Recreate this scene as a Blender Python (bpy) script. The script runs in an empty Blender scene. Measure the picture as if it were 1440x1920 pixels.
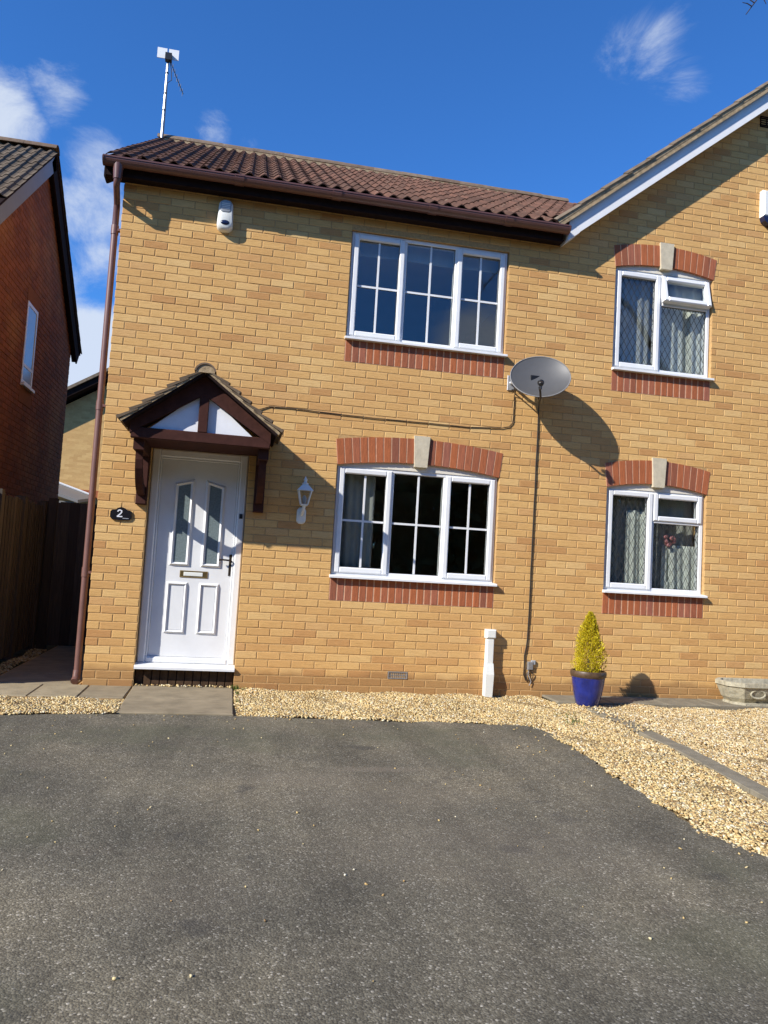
import bpy, math, random
import numpy as np
from mathutils import Vector, Matrix

random.seed(7)
rng = np.random.default_rng(7)
sc = bpy.context.scene
col = sc.collection
rad = math.radians

# ------------------------------------------------------------------ camera, sky, sun, exposure
YAW, PITCH, ROLL = 0.19361, 0.07086, 0.05836
CAM = Vector((1.2703, -7.6539, 1.2347))
fwd = Vector((math.sin(YAW) * math.cos(PITCH), math.cos(YAW) * math.cos(PITCH), math.sin(PITCH)))
rt0 = Vector((math.cos(YAW), -math.sin(YAW), 0))
up0 = rt0.cross(fwd)
rt = rt0 * math.cos(ROLL) + up0 * math.sin(ROLL)
up = up0 * math.cos(ROLL) - rt0 * math.sin(ROLL)
cam_d = bpy.data.cameras.new("camera")
cam_d.sensor_fit = 'VERTICAL'
cam_d.sensor_height = 24.0
cam_d.lens = 1440.43 / 1920 * 24.0
cam_d.clip_start = 0.05
cam_d.clip_end = 2000
cam = bpy.data.objects.new("camera", cam_d)
cam.matrix_world = Matrix(((rt.x, up.x, -fwd.x, CAM.x), (rt.y, up.y, -fwd.y, CAM.y), (rt.z, up.z, -fwd.z, CAM.z), (0, 0, 0, 1)))
col.objects.link(cam)
sc.camera = cam

SUN = Vector((-1.85, -1.0, 1.37)).normalized()
EL = math.asin(SUN.z)
AZ = math.atan2(SUN.x, SUN.y)
sun_d = bpy.data.lights.new("sun", 'SUN')
sun_d.energy = 5.0
sun_d.angle = rad(0.53)
sun_d.color = (1.0, 0.95, 0.87)
sun = bpy.data.objects.new("sun", sun_d)
sun.rotation_euler = SUN.to_track_quat('Z', 'Y').to_euler()
sun.location = (-20, -12, 16)
col.objects.link(sun)

world = bpy.data.worlds.new("World")
sc.world = world
world.use_nodes = True
SKY_STRENGTH = 0.095
sc.view_settings.view_transform = 'Standard'
sc.view_settings.look = 'None'
sc.view_settings.gamma = 1.0
sc.view_settings.use_curve_mapping = False
sc.view_settings.exposure = 0.5


class NT:
    """tiny node-tree helper"""
    def __init__(s, tree):
        s.t = tree
        s.n = tree.nodes
        s.l = tree.links

    def new(s, typ, **kw):
        n = s.n.new(typ)
        for k, v in kw.items():
            setattr(n, k, v)
        return n

    def put(s, sock, v):
        if v is None:
            return
        if hasattr(v, 'is_output'):
            s.l.new(v, sock)
        else:
            sock.default_value = v

    def math(s, op, a, b=None, c=None, clamp=False):
        n = s.new('ShaderNodeMath', operation=op)
        n.use_clamp = clamp
        s.put(n.inputs[0], a)
        s.put(n.inputs[1], b)
        s.put(n.inputs[2], c)
        return n.outputs[0]

    def vmath(s, op, a, b=None, out=0):
        n = s.new('ShaderNodeVectorMath', operation=op)
        s.put(n.inputs[0], a)
        s.put(n.inputs[1], b)
        return n.outputs[out]

    def noise(s, vec, scale, detail=3, rough=0.5, dist=0.0):
        n = s.new('ShaderNodeTexNoise')
        s.put(n.inputs['Vector'], vec)
        n.inputs['Scale'].default_value = scale
        n.inputs['Detail'].default_value = detail
        n.inputs['Roughness'].default_value = rough
        n.inputs['Distortion'].default_value = dist
        return n.outputs['Fac']

    def voronoi(s, vec, scale, out='Color', feature='F1'):
        n = s.new('ShaderNodeTexVoronoi', feature=feature)
        s.put(n.inputs['Vector'], vec)
        n.inputs['Scale'].default_value = scale
        return n.outputs[out]

    def ramp(s, fac, stops, interp='LINEAR'):
        n = s.new('ShaderNodeValToRGB')
        n.color_ramp.interpolation = interp
        e = n.color_ramp.elements
        while len(e) < len(stops):
            e.new(0.5)
        for i, (p, c) in enumerate(stops):
            e[i].position = p
            e[i].color = (c, c, c, 1) if isinstance(c, (int, float)) else (*c, 1)
        s.put(n.inputs[0], fac)
        return n.outputs[0]

    def mix(s, fac, a, b, mode='MIX'):
        n = s.new('ShaderNodeMix', data_type='RGBA', blend_type=mode)
        s.put(n.inputs[0], fac)
        for i, v in ((6, a), (7, b)):
            if isinstance(v, tuple) and len(v) == 3:
                v = (*v, 1)
            s.put(n.inputs[i], v)
        return n.outputs[2]

    def mapr(s, v, a, b, c=0.0, d=1.0, smooth=False):
        n = s.new('ShaderNodeMapRange')
        if smooth:
            n.interpolation_type = 'SMOOTHSTEP'
        s.put(n.inputs[0], v)
        for i, x in enumerate((a, b, c, d)):
            n.inputs[i + 1].default_value = x
        return n.outputs[0]

    def sep(s, v):
        n = s.new('ShaderNodeSeparateXYZ')
        s.put(n.inputs[0], v)
        return n.outputs

    def comb(s, x, y, z):
        n = s.new('ShaderNodeCombineXYZ')
        for i, v in enumerate((x, y, z)):
            s.put(n.inputs[i], v)
        return n.outputs[0]

    def bump(s, h, strength=0.5, dist=0.01):
        n = s.new('ShaderNodeBump')
        s.put(n.inputs['Height'], h)
        n.inputs['Strength'].default_value = strength
        n.inputs['Distance'].default_value = dist
        return n.outputs[0]


# ---- sky: clear Nishita blue with wisps of cloud, the same kind of cloud all round
w = NT(world.node_tree)
for n in list(w.n):
    w.n.remove(n)
sky = w.new('ShaderNodeTexSky', sky_type='NISHITA')
sky.sun_disc = False
sky.sun_elevation = EL
sky.sun_rotation = AZ % (2 * math.pi)
sky.altitude = 100
sky.air_density = 1.0
sky.dust_density = 0.0
sky.ozone_density = 4.0
tc = w.new('ShaderNodeTexCoord')
dirv = w.vmath('NORMALIZE', tc.outputs['Generated'])
dx, dy, dz = w.sep(dirv)
inv = w.math('DIVIDE', 1.0, w.math('ADD', w.math('MAXIMUM', dz, 0.0), 0.12))
pl = w.comb(w.math('MULTIPLY', dx, inv), w.math('MULTIPLY', dy, inv), 0.0)


def pix_dir(u, v):
    f = 1440.43
    return (rt * ((u - 720) / f) + up * ((960 - v) / f) + fwd).normalized()


n_big = w.noise(dirv, 1.7, 3, 0.5)
n_det = w.noise(w.vmath('ADD', w.vmath('MULTIPLY', dirv, (1.0, 1.0, 1.8)), (3.1, 1.7, 0.4)), 8.5, 10, 0.68, 0.7)
veil = w.mapr(n_big, 0.60, 0.80, 0.0, 0.30, True)           # a little loose cloud all round the sky
# banks of cloud low over the roofs on the left, one wisp high on the right
for (u, v, r0, r1, amt) in ((-20, 215, 0.01, 0.09, 0.70), (110, 175, 0.0, 0.07, 0.46), (190, 310, 0.0, 0.085, 0.60), (175, 400, 0.02, 0.075, 0.56), (185, 480, 0.0, 0.07, 0.58),
                            (160, 690, 0.04, 0.11, 1.0), (-250, 480, 0.1, 0.3, 0.8), (1165, 100, 0.0, 0.075, 0.40), (1225, 90, 0.0, 0.085, 0.46), (1285, 140, 0.0, 0.06, 0.36),
                            (400, 250, 0.0, 0.05, 0.42), (470, 268, 0.0, 0.04, 0.34), (1190, 250, 0.0, 0.03, 0.22), (1170, 300, 0.0, 0.03, 0.20)):
    d = pix_dir(u, v)
    dist = w.vmath('DISTANCE', dirv, tuple(d), out='Value')
    veil = w.math('MAXIMUM', veil, w.mapr(dist, r0, r1, amt, 0.0, True))
# the bank of cloud over the street that the upper windows mirror
for (m_, r1, amt) in (((2.55, -7.65, 2.15), 0.16, 0.62), ((3.6, -7.65, 2.6), 0.13, 0.5), ((5.0, -7.65, 2.6), 0.2, 0.5)):
    dist = w.vmath('DISTANCE', dirv, tuple(Vector(m_).normalized()), out='Value')
    veil = w.math('MAXIMUM', veil, w.mapr(dist, 0.02, r1, amt, 0.0, True))
cl = w.math('ADD', n_det, w.math('SUBTRACT', w.math('MULTIPLY', veil, 1.18), 0.5))
cl = w.mapr(cl, 0.30, 0.88, 0.0, 1.0, True)
cl = w.math('MULTIPLY', cl, w.mapr(veil, 0.0, 0.22, 0.0, 1.0, True))
tint = w.mix(1.0, sky.outputs[0], (0.43, 0.94, 1.52), 'MULTIPLY')
cloudy = w.mix(w.math('MULTIPLY', cl, 0.9), tint, (5.3, 5.9, 6.9))
bg = w.new('ShaderNodeBackground')
bg.inputs['Strength'].default_value = SKY_STRENGTH
w.l.new(cloudy, bg.inputs['Color'])
wo = w.new('ShaderNodeOutputWorld')
w.l.new(bg.outputs[0], wo.inputs[0])

# ------------------------------------------------------------------ materials
def material(name):
    m = bpy.data.materials.new(name)
    m.use_nodes = True
    t = NT(m.node_tree)
    b = m.node_tree.nodes['Principled BSDF']
    return m, t, b


def base_in(b):
    return b.inputs['Base Color']


def pos(t):
    return t.new('ShaderNodeNewGeometry').outputs['Position']


def obj_rand(t):
    return t.new('ShaderNodeObjectInfo').outputs['Random']


def plain(name, c, rough=0.5, spec=0.5, metal=0.0, var=0.12, scale=30.0, bump=0.0, bscale=120.0):
    m, t, b = material(name)
    p = pos(t)
    n = t.noise(p, scale, 4, 0.6)
    lo = tuple(x * (1 - var) for x in c)
    hi = tuple(min(1, x * (1 + var)) for x in c)
    t.put(base_in(b), t.ramp(n, [(0.3, lo), (0.7, hi)]))
    b.inputs['Roughness'].default_value = rough
    b.inputs['Specular IOR Level'].default_value = spec
    b.inputs['Metallic'].default_value = metal
    if bump:
        t.put(b.inputs['Normal'], t.bump(t.noise(p, bscale, 3), bump, 0.004))
    return m


COURSE, Z0, BL = 0.0758, -0.0396, 0.2275


def brick_mat(name, stops, axis='x', stain=True, s_off=0.0):
    """one tone per brick, hashed from its place in the bond, with dragged grain along the face"""
    m, t, b = material(name)
    p = pos(t)
    x, y, z = t.sep(p)
    s = x if axis == 'x' else y
    row = t.math('FLOOR', t.math('DIVIDE', t.math('SUBTRACT', z, Z0), COURSE))
    par = t.math('MULTIPLY', t.math('MODULO', t.math('ADD', row, 100.0), 2.0), 0.5)
    colf = t.math('FLOOR', t.math('ADD', t.math('DIVIDE', s, BL), par))
    wn = t.new('ShaderNodeTexWhiteNoise', noise_dimensions='2D')
    t.put(wn.inputs['Vector'], t.comb(colf, row, 0))
    tone = t.ramp(wn.outputs['Value'], stops)
    st = t.vmath('MULTIPLY', p, (3.0, 3.0, 30.0) if axis == 'x' else (3.0, 3.0, 30.0))
    grain = t.noise(st, 3.0, 5, 0.65)
    fine = t.noise(p, 160.0, 3, 0.6)
    c = t.mix(1.0, tone, t.ramp(grain, [(0.3, (0.86, 0.82, 0.76)), (0.5, (1, 1, 1)), (0.72, (1.10, 1.10, 1.09))]), 'MULTIPLY')
    c = t.mix(1.0, c, t.ramp(fine, [(0.3, 0.86), (0.7, 1.1)]), 'MULTIPLY')
    big = t.noise(p, 0.9, 3, 0.5)
    c = t.mix(t.mapr(big, 0.45, 0.70, 0.0, 0.26, True), c, (0.52, 0.275, 0.105))
    if stain:
        edge = t.math('ADD', z, t.math('MULTIPLY', t.noise(p, 3.0, 3), -0.16))
        c = t.mix(t.mapr(edge, 0.03, 0.11, 0.70, 0.0, True), c, (0.29, 0.150, 0.058))
    t.put(base_in(b), c)
    b.inputs['Roughness'].default_value = 0.88
    b.inputs['Specular IOR Level'].default_value = 0.25
    h = t.math('ADD', t.math('MULTIPLY', grain, 1.2), t.math('MULTIPLY', fine, 0.6))
    t.put(b.inputs['Normal'], t.bump(h, 0.55, 0.004))
    return m


BUFF = [(0.0, (0.49, 0.255, 0.095)), (0.07, (0.55, 0.305, 0.112)), (0.22, (0.60, 0.352, 0.128)), (0.55, (0.635, 0.380, 0.140)), (0.8, (0.66, 0.408, 0.155)), (0.93, (0.68, 0.445, 0.185)), (1.0, (0.57, 0.315, 0.122))]
M = {}
M['buff'] = brick_mat('buff_brick', BUFF)
M['buff_side'] = brick_mat('buff_brick_side', BUFF, 'y')
M['mortar'] = plain('buff_mortar', (0.47, 0.295, 0.130), 0.95, 0.1, var=0.2, scale=40, bump=0.4)


def red_mat():
    m, t, b = material('red_brick')
    p = pos(t)
    tone = t.ramp(obj_rand(t), [(0.0, (0.24, 0.078, 0.040)), (0.3, (0.33, 0.096, 0.034)), (0.7, (0.38, 0.108, 0.034)), (1.0, (0.30, 0.102, 0.058))])
    grain = t.noise(t.vmath('MULTIPLY', p, (30, 30, 4)), 2.5, 4, 0.6)
    t.put(base_in(b), t.mix(1.0, tone, t.ramp(grain, [(0.3, 0.78), (0.7, 1.18)]), 'MULTIPLY'))
    b.inputs['Roughness'].default_value = 0.85
    t.put(b.inputs['Normal'], t.bump(t.noise(p, 90, 4), 0.4, 0.004))
    return m


M['red'] = red_mat()
M['step_brick'] = plain('brown_step_brick', (0.075, 0.045, 0.026), 0.9, 0.1, var=0.3, scale=18)
M['red_mortar'] = plain('pink_mortar', (0.56, 0.33, 0.21), 0.95, 0.1, var=0.2)
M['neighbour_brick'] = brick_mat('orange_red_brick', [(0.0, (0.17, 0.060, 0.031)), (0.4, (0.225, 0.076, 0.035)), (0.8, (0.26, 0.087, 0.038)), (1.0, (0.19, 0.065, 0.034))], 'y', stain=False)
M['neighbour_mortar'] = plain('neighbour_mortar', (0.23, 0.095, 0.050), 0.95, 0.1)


def tile_mat(name, a, b2, lichen=0.35):
    m, t, b = material(name)
    p = pos(t)
    tone = t.ramp(obj_rand(t), [(0.0, a), (1.0, b2)])
    n = t.noise(p, 9.0, 6, 0.7)
    c = t.mix(1.0, tone, t.ramp(n, [(0.3, 0.72), (0.7, 1.25)]), 'MULTIPLY')
    li = t.noise(t.vmath('ADD', p, (5, 5, 5)), 14.0, 6, 0.75)
    c = t.mix(t.mapr(li, 0.58, 0.70, 0.0, lichen, True), c, (0.30, 0.27, 0.19))
    t.put(base_in(b), c)
    b.inputs['Roughness'].default_value = 0.95
    b.inputs['Specular IOR Level'].default_value = 0.1
    t.put(b.inputs['Normal'], t.bump(t.noise(p, 140, 4), 0.5, 0.003))
    return m


M['tile'] = tile_mat('brown_roof_tile', (0.088, 0.050, 0.036), (0.148, 0.076, 0.052), 0.55)
M['porch_tile'] = tile_mat('weathered_porch_tile', (0.115, 0.085, 0.058), (0.18, 0.130, 0.085), 0.75)
M['neighbour_tile'] = tile_mat('grey_brown_tile', (0.125, 0.095, 0.068), (0.18, 0.140, 0.100), 0.6)
M['verge'] = plain('verge_mortar', (0.34, 0.255, 0.155), 0.95, 0.1, var=0.35, scale=25, bump=0.6, bscale=60)
M['ridge'] = tile_mat('ridge_tile', (0.15, 0.105, 0.075), (0.22, 0.165, 0.115), 0.9)


def upvc_mat(name, c, rough=0.32):
    m, t, b = material(name)
    p = pos(t)
    n = t.noise(p, 6.0, 4, 0.6)
    t.put(base_in(b), t.ramp(n, [(0.25, tuple(x * 0.93 for x in c)), (0.6, c)]))
    b.inputs['Roughness'].default_value = rough
    t.put(b.inputs['Normal'], t.bump(t.noise(p, 14, 2), 0.04, 0.01))
    return m


M['white'] = upvc_mat('white_upvc', (0.76, 0.765, 0.76))
M['cream'] = upvc_mat('cream_infill', (0.74, 0.69, 0.58), 0.6)
M['barge_white'] = upvc_mat('white_painted_board', (0.76, 0.76, 0.75), 0.55)
M['barge_grey'] = upvc_mat('grey_painted_board', (0.22, 0.255, 0.325), 0.8)
M['gasket'] = plain('grey_gasket', (0.09, 0.09, 0.09), 0.7)
M['lead'] = plain('lead_strip', (0.045, 0.045, 0.046), 0.85, 0.1)
M['brown_plastic'] = plain('brown_plastic', (0.125, 0.058, 0.048), 0.34, 0.5, var=0.10, scale=8)
M['brown_pipe'] = plain('brown_pipe_plastic', (0.165, 0.080, 0.064), 0.42, 0.5, var=0.12, scale=6)
M['brown_timber'] = plain('brown_stained_timber', (0.054, 0.021, 0.016), 0.8, 0.12, var=0.22, scale=14, bump=0.25, bscale=40)
M['dark_timber'] = plain('stained_and_shaded_timber', (0.020, 0.012, 0.011), 0.9, 0.08, var=0.25, scale=14)
M['stone'] = plain('cast_stone', (0.54, 0.475, 0.345), 0.9, 0.2, var=0.12, scale=20, bump=0.4, bscale=90)
M['render_white'] = plain('white_panel', (0.74, 0.75, 0.78), 0.7, 0.3, var=0.05, scale=8)
M['brass'] = plain('aged_brass', (0.34, 0.24, 0.10), 0.38, metal=0.9, var=0.2)
M['bronze'] = plain('dark_bronze', (0.060, 0.045, 0.032), 0.4, metal=0.7, var=0.2)
M['black'] = plain('black_plastic', (0.010, 0.010, 0.011), 0.45)
M['cable'] = plain('black_cable', (0.020, 0.016, 0.013), 0.6)
M['plaque'] = plain('black_enamel', (0.012, 0.011, 0.013), 0.25)
M['lettering'] = plain('white_lettering', (0.72, 0.73, 0.76), 0.5, var=0.03)
M['dish'] = plain('grey_dish_mesh', (0.082, 0.080, 0.076), 0.40, 0.6, metal=0.0, var=0.06, scale=12)
M['grey_plastic'] = plain('grey_plastic', (0.20, 0.195, 0.19), 0.5)
M['metal'] = plain('galvanised_metal', (0.55, 0.56, 0.57), 0.4, metal=0.6, var=0.1, scale=18)
M['navy'] = plain('navy_lens', (0.010, 0.016, 0.055), 0.15)
M['alarm_white'] = upvc_mat('alarm_white', (0.76, 0.77, 0.72))
M['alarm_grey'] = plain('alarm_grey', (0.33, 0.35, 0.37), 0.4, var=0.05)
M['wood_fence'] = None
M['room'] = plain('room_plaster', (0.62, 0.59, 0.53), 0.9, 0.2, var=0.06, scale=3)
M['room_floor'] = plain('room_carpet', (0.16, 0.13, 0.10), 0.95, 0.1, var=0.15, scale=25)
M['soil'] = plain('dark_soil', (0.045, 0.032, 0.022), 0.95, 0.1, var=0.4, scale=40, bump=0.8, bscale=50)
M['bark'] = plain('twig_bark', (0.055, 0.045, 0.040), 0.9, 0.2, var=0.3)


def fence_mat():
    m, t, b = material('weathered_fence_wood')
    p = pos(t)
    tone = t.ramp(obj_rand(t), [(0.0, (0.036, 0.027, 0.020)), (1.0, (0.074, 0.059, 0.044))])
    g = t.noise(t.vmath('MULTIPLY', p, (40, 40, 2.0)), 2.0, 5, 0.6)
    t.put(base_in(b), t.mix(1.0, tone, t.ramp(g, [(0.3, 0.6), (0.7, 1.3)]), 'MULTIPLY'))
    b.inputs['Roughness'].default_value = 0.9
    t.put(b.inputs['Normal'], t.bump(g, 0.4, 0.004))
    return m


M['wood_fence'] = fence_mat()


def glass_mat(name, tint=(0.90, 0.92, 0.91), boost=1.8):
    m, t, b = material(name)
    t.n.remove(b)
    lw = t.new('ShaderNodeLayerWeight')
    lw.inputs['Blend'].default_value = 0.5
    fac = t.math('ADD', t.math('MULTIPLY', t.math('POWER', lw.outputs['Facing'], 5.0), 0.95), 0.04)
    fac = t.math('MULTIPLY', fac, boost, clamp=True)
    gl = t.new('ShaderNodeBsdfGlossy')
    gl.inputs['Roughness'].default_value = 0.0
    gl.inputs['Color'].default_value = (0.95, 0.97, 1, 1)
    nz = t.noise(pos(t), 1.6, 2)
    t.put(gl.inputs['Normal'], t.bump(nz, 0.05, 0.02))
    tr = t.new('ShaderNodeBsdfTransparent')
    tr.inputs['Color'].default_value = (*tint, 1)
    mx = t.new('ShaderNodeMixShader')
    t.put(mx.inputs[0], fac)
    t.l.new(tr.outputs[0], mx.inputs[1])
    t.l.new(gl.outputs[0], mx.inputs[2])
    t.l.new(mx.outputs[0], t.n['Material Output'].inputs[0])
    return m


M['glass'] = glass_mat('window_glass')
mg, tg, bgs = material('obscure_door_glass')
tg.put(base_in(bgs), tg.ramp(tg.noise(pos(tg), 60, 3), [(0.3, (0.13, 0.165, 0.17)), (0.7, (0.19, 0.235, 0.24))]))
bgs.inputs['Roughness'].default_value = 0.18
tg.put(bgs.inputs['Normal'], tg.bump(tg.voronoi(pos(tg), 90, 'Distance'), 0.25, 0.004))
M['door_glass'] = mg
M['pale_pane'] = plain('painted_sky_pane', (0.30, 0.37, 0.45), 0.12, 0.6, var=0.08, scale=4)  # the pane's pale blue sky reflection is put into its colour


def fabric_mat(name, c):
    m, t, b = material(name)
    p = pos(t)
    t.put(base_in(b), t.ramp(t.noise(t.vmath('MULTIPLY', p, (60, 60, 6)), 1.0, 3), [(0.3, tuple(x * 0.88 for x in c)), (0.7, c)]))
    b.inputs['Roughness'].default_value = 0.9
    b.inputs['Specular IOR Level'].default_value = 0.1
    return m


M['net'] = fabric_mat('white_curtain', (0.70, 0.71, 0.64))
M['curtain_grey'] = fabric_mat('grey_curtain', (0.42, 0.42, 0.39))


def asphalt_mat():
    m, t, b = material('worn_asphalt')
    p = pos(t)
    cell = t.voronoi(p, 140.0, 'Color')
    val = t.new('ShaderNodeSeparateColor')
    t.put(val.inputs[0], cell)
    grit = t.ramp(val.outputs[0], [(0.0, (0.080, 0.069, 0.047)), (0.5, (0.119, 0.105, 0.072)), (0.88, (0.162, 0.145, 0.103)), (0.97, (0.24, 0.217, 0.165)), (1.0, (0.36, 0.33, 0.265))])
    fine = t.noise(p, 320, 3, 0.7)
    mid = t.noise(p, 22, 5, 0.65)
    big = t.noise(p, 0.8, 5, 0.6)
    c = t.mix(1.0, grit, t.ramp(fine, [(0.3, 0.72), (0.7, 1.28)]), 'MULTIPLY')
    c = t.mix(1.0, c, t.ramp(mid, [(0.3, 0.80), (0.7, 1.18)]), 'MULTIPLY')
    c = t.mix(1.0, c, t.ramp(big, [(0.32, (0.66, 0.67, 0.68)), (0.5, (0.98, 0.97, 0.96)), (0.68, (1.30, 1.25, 1.18))]), 'MULTIPLY')
    moss = t.noise(t.vmath('ADD', p, (11, 4, 0)), 0.75, 4, 0.6)
    c = t.mix(t.mapr(moss, 0.52, 0.70, 0.0, 0.42, True), c, (0.088, 0.090, 0.050))
    rust = t.noise(t.vmath('ADD', p, (2, 19, 0)), 1.5, 4, 0.6)
    c = t.mix(t.mapr(rust, 0.60, 0.74, 0.0, 0.22, True), c, (0.150, 0.118, 0.088))
    oil = t.noise(t.vmath('ADD', p, (31, 7, 0)), 2.6, 3, 0.5)
    c = t.mix(t.mapr(oil, 0.66, 0.76, 0.0, 0.55, True), c, (0.040, 0.038, 0.034))
    x, y, z = t.sep(p)
    tr = t.noise(t.vmath('MULTIPLY', p, (2.2, 0.35, 1.0)), 1.6, 4, 0.6)
    c = t.mix(1.0, c, t.ramp(tr, [(0.35, 0.84), (0.65, 1.14)]), 'MULTIPLY')
    # pale scuffs where tyres stop
    for (sx, sy, rx, ry, amt) in ((2.27, -2.85, 0.34, 0.07, 0.5), (1.75, -3.05, 0.5, 0.18, 0.25), (2.5, -4.2, 0.9, 0.5, 0.20), (2.2, -3.4, 0.8, 0.35, 0.18), (1.2, -4.6, 0.5, 0.3, 0.12)):
        q = t.math('SQRT', t.math('ADD', t.math('POWER', t.math('DIVIDE', t.math('SUBTRACT', x, sx), rx), 2.0), t.math('POWER', t.math('DIVIDE', t.math('SUBTRACT', y, sy), ry), 2.0)))
        q = t.math('ADD', q, t.math('MULTIPLY', t.math('SUBTRACT', mid, 0.5), 1.6))
        c = t.mix(t.mapr(q, 0.2, 1.3, amt, 0.0, True), c, (0.20, 0.165, 0.120))
    t.put(base_in(b), c)
    b.inputs['Roughness'].default_value = 0.9
    b.inputs['Specular IOR Level'].default_value = 0.35
    h = t.math('ADD', t.math('MULTIPLY', t.voronoi(p, 140.0, 'Distance'), -1.0), t.math('MULTIPLY', fine, 0.35))
    t.put(b.inputs['Normal'], t.bump(h, 0.42, 0.006))
    return m


M['asphalt'] = asphalt_mat()


def gravel_mat(name='golden_gravel'):
    m, t, b = material(name)
    g = t.new('ShaderNodeNewGeometry')
    p = g.outputs['Position']
    tone = t.ramp(g.outputs['Random Per Island'], [(0.0, (0.15, 0.10, 0.055)), (0.07, (0.33, 0.205, 0.085)), (0.3, (0.51, 0.35, 0.145)), (0.6, (0.60, 0.455, 0.205)), (0.85, (0.66, 0.545, 0.30)), (1.0, (0.74, 0.68, 0.52))])
    big = t.noise(p, 2.2, 3)
    c = t.mix(1.0, tone, t.ramp(big, [(0.3, 0.86), (0.7, 1.08)]), 'MULTIPLY')
    x, y, z = t.sep(p)
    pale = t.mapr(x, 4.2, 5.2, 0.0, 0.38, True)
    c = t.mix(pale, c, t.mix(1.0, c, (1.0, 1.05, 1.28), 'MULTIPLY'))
    t.put(base_in(b), t.mix(1.0, c, t.ramp(t.noise(p, 120, 3), [(0.3, 0.8), (0.7, 1.12)]), 'MULTIPLY'))
    b.inputs['Roughness'].default_value = 0.8
    b.inputs['Specular IOR Level'].default_value = 0.3
    return m


M['gravel'] = gravel_mat()
M['gravel_bed'] = plain('gravel_bed', (0.22, 0.155, 0.075), 0.95, 0.1, var=0.5, scale=60, bump=0.9, bscale=70)
M['slab'] = plain('grey_paving', (0.30, 0.245, 0.155), 0.9, 0.2, var=0.20, scale=5, bump=0.5, bscale=130)
M['slab_dark'] = plain('grey_brown_paving', (0.245, 0.200, 0.130), 0.9, 0.2, var=0.22, scale=5, bump=0.5, bscale=130)
M['kerb'] = plain('concrete_edging', (0.205, 0.180, 0.130), 0.9, 0.2, var=0.22, scale=9, bump=0.5, bscale=110)
M['earth'] = plain('earth', (0.075, 0.075, 0.035), 0.95, 0.1, var=0.4, scale=6, bump=0.6, bscale=40)


def blue_pot_mat():
    m, t, b = material('blue_glaze')
    p = pos(t)
    t.put(base_in(b), t.ramp(t.noise(p, 10, 4, 0.6), [(0.3, (0.008, 0.014, 0.105)), (0.7, (0.018, 0.030, 0.21))]))
    b.inputs['Roughness'].default_value = 0.18
    b.inputs['Coat Weight'].default_value = 0.3
    return m


M['pot'] = blue_pot_mat()
M['pot_rim'] = plain('brown_glaze', (0.085, 0.052, 0.030), 0.4, var=0.3, scale=25)


def leaf_mat(name, stops, trans=0.25):
    m, t, b = material(name)
    g = t.new('ShaderNodeNewGeometry')
    c = t.ramp(g.outputs['Random Per Island'], stops)
    t.put(base_in(b), c)
    b.inputs['Roughness'].default_value = 0.6
    b.inputs['Specular IOR Level'].default_value = 0.3
    tl = t.new('ShaderNodeBsdfTranslucent')
    t.put(tl.inputs[0], c)
    mx = t.new('ShaderNodeMixShader')
    mx.inputs[0].default_value = trans
    t.l.new(b.outputs[0], mx.inputs[1])
    t.l.new(tl.outputs[0], mx.inputs[2])
    t.l.new(mx.outputs[0], t.n['Material Output'].inputs[0])
    return m


M['conifer'] = leaf_mat('golden_conifer', [(0.0, (0.12, 0.09, 0.02)), (0.10, (0.34, 0.28, 0.014)), (0.4, (0.60, 0.48, 0.018)), (0.75, (0.74, 0.62, 0.022)), (1.0, (0.80, 0.70, 0.06))], 0.3)
M['weed'] = leaf_mat('weed_green', [(0.0, (0.06, 0.10, 0.02)), (1.0, (0.14, 0.19, 0.04))])
M['leaf_dark'] = leaf_mat('dark_leaf', [(0.0, (0.04, 0.06, 0.02)), (1.0, (0.11, 0.14, 0.05))])
M['relief_stone'] = plain('weathered_trough_stone', (0.40, 0.365, 0.265), 0.92, 0.2, var=0.30, scale=22, bump=0.7, bscale=70)
M['pink'] = plain('pink_petal', (0.55, 0.22, 0.22), 0.7)

# ------------------------------------------------------------------ mesh helpers
ROOTLOC = {}


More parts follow.
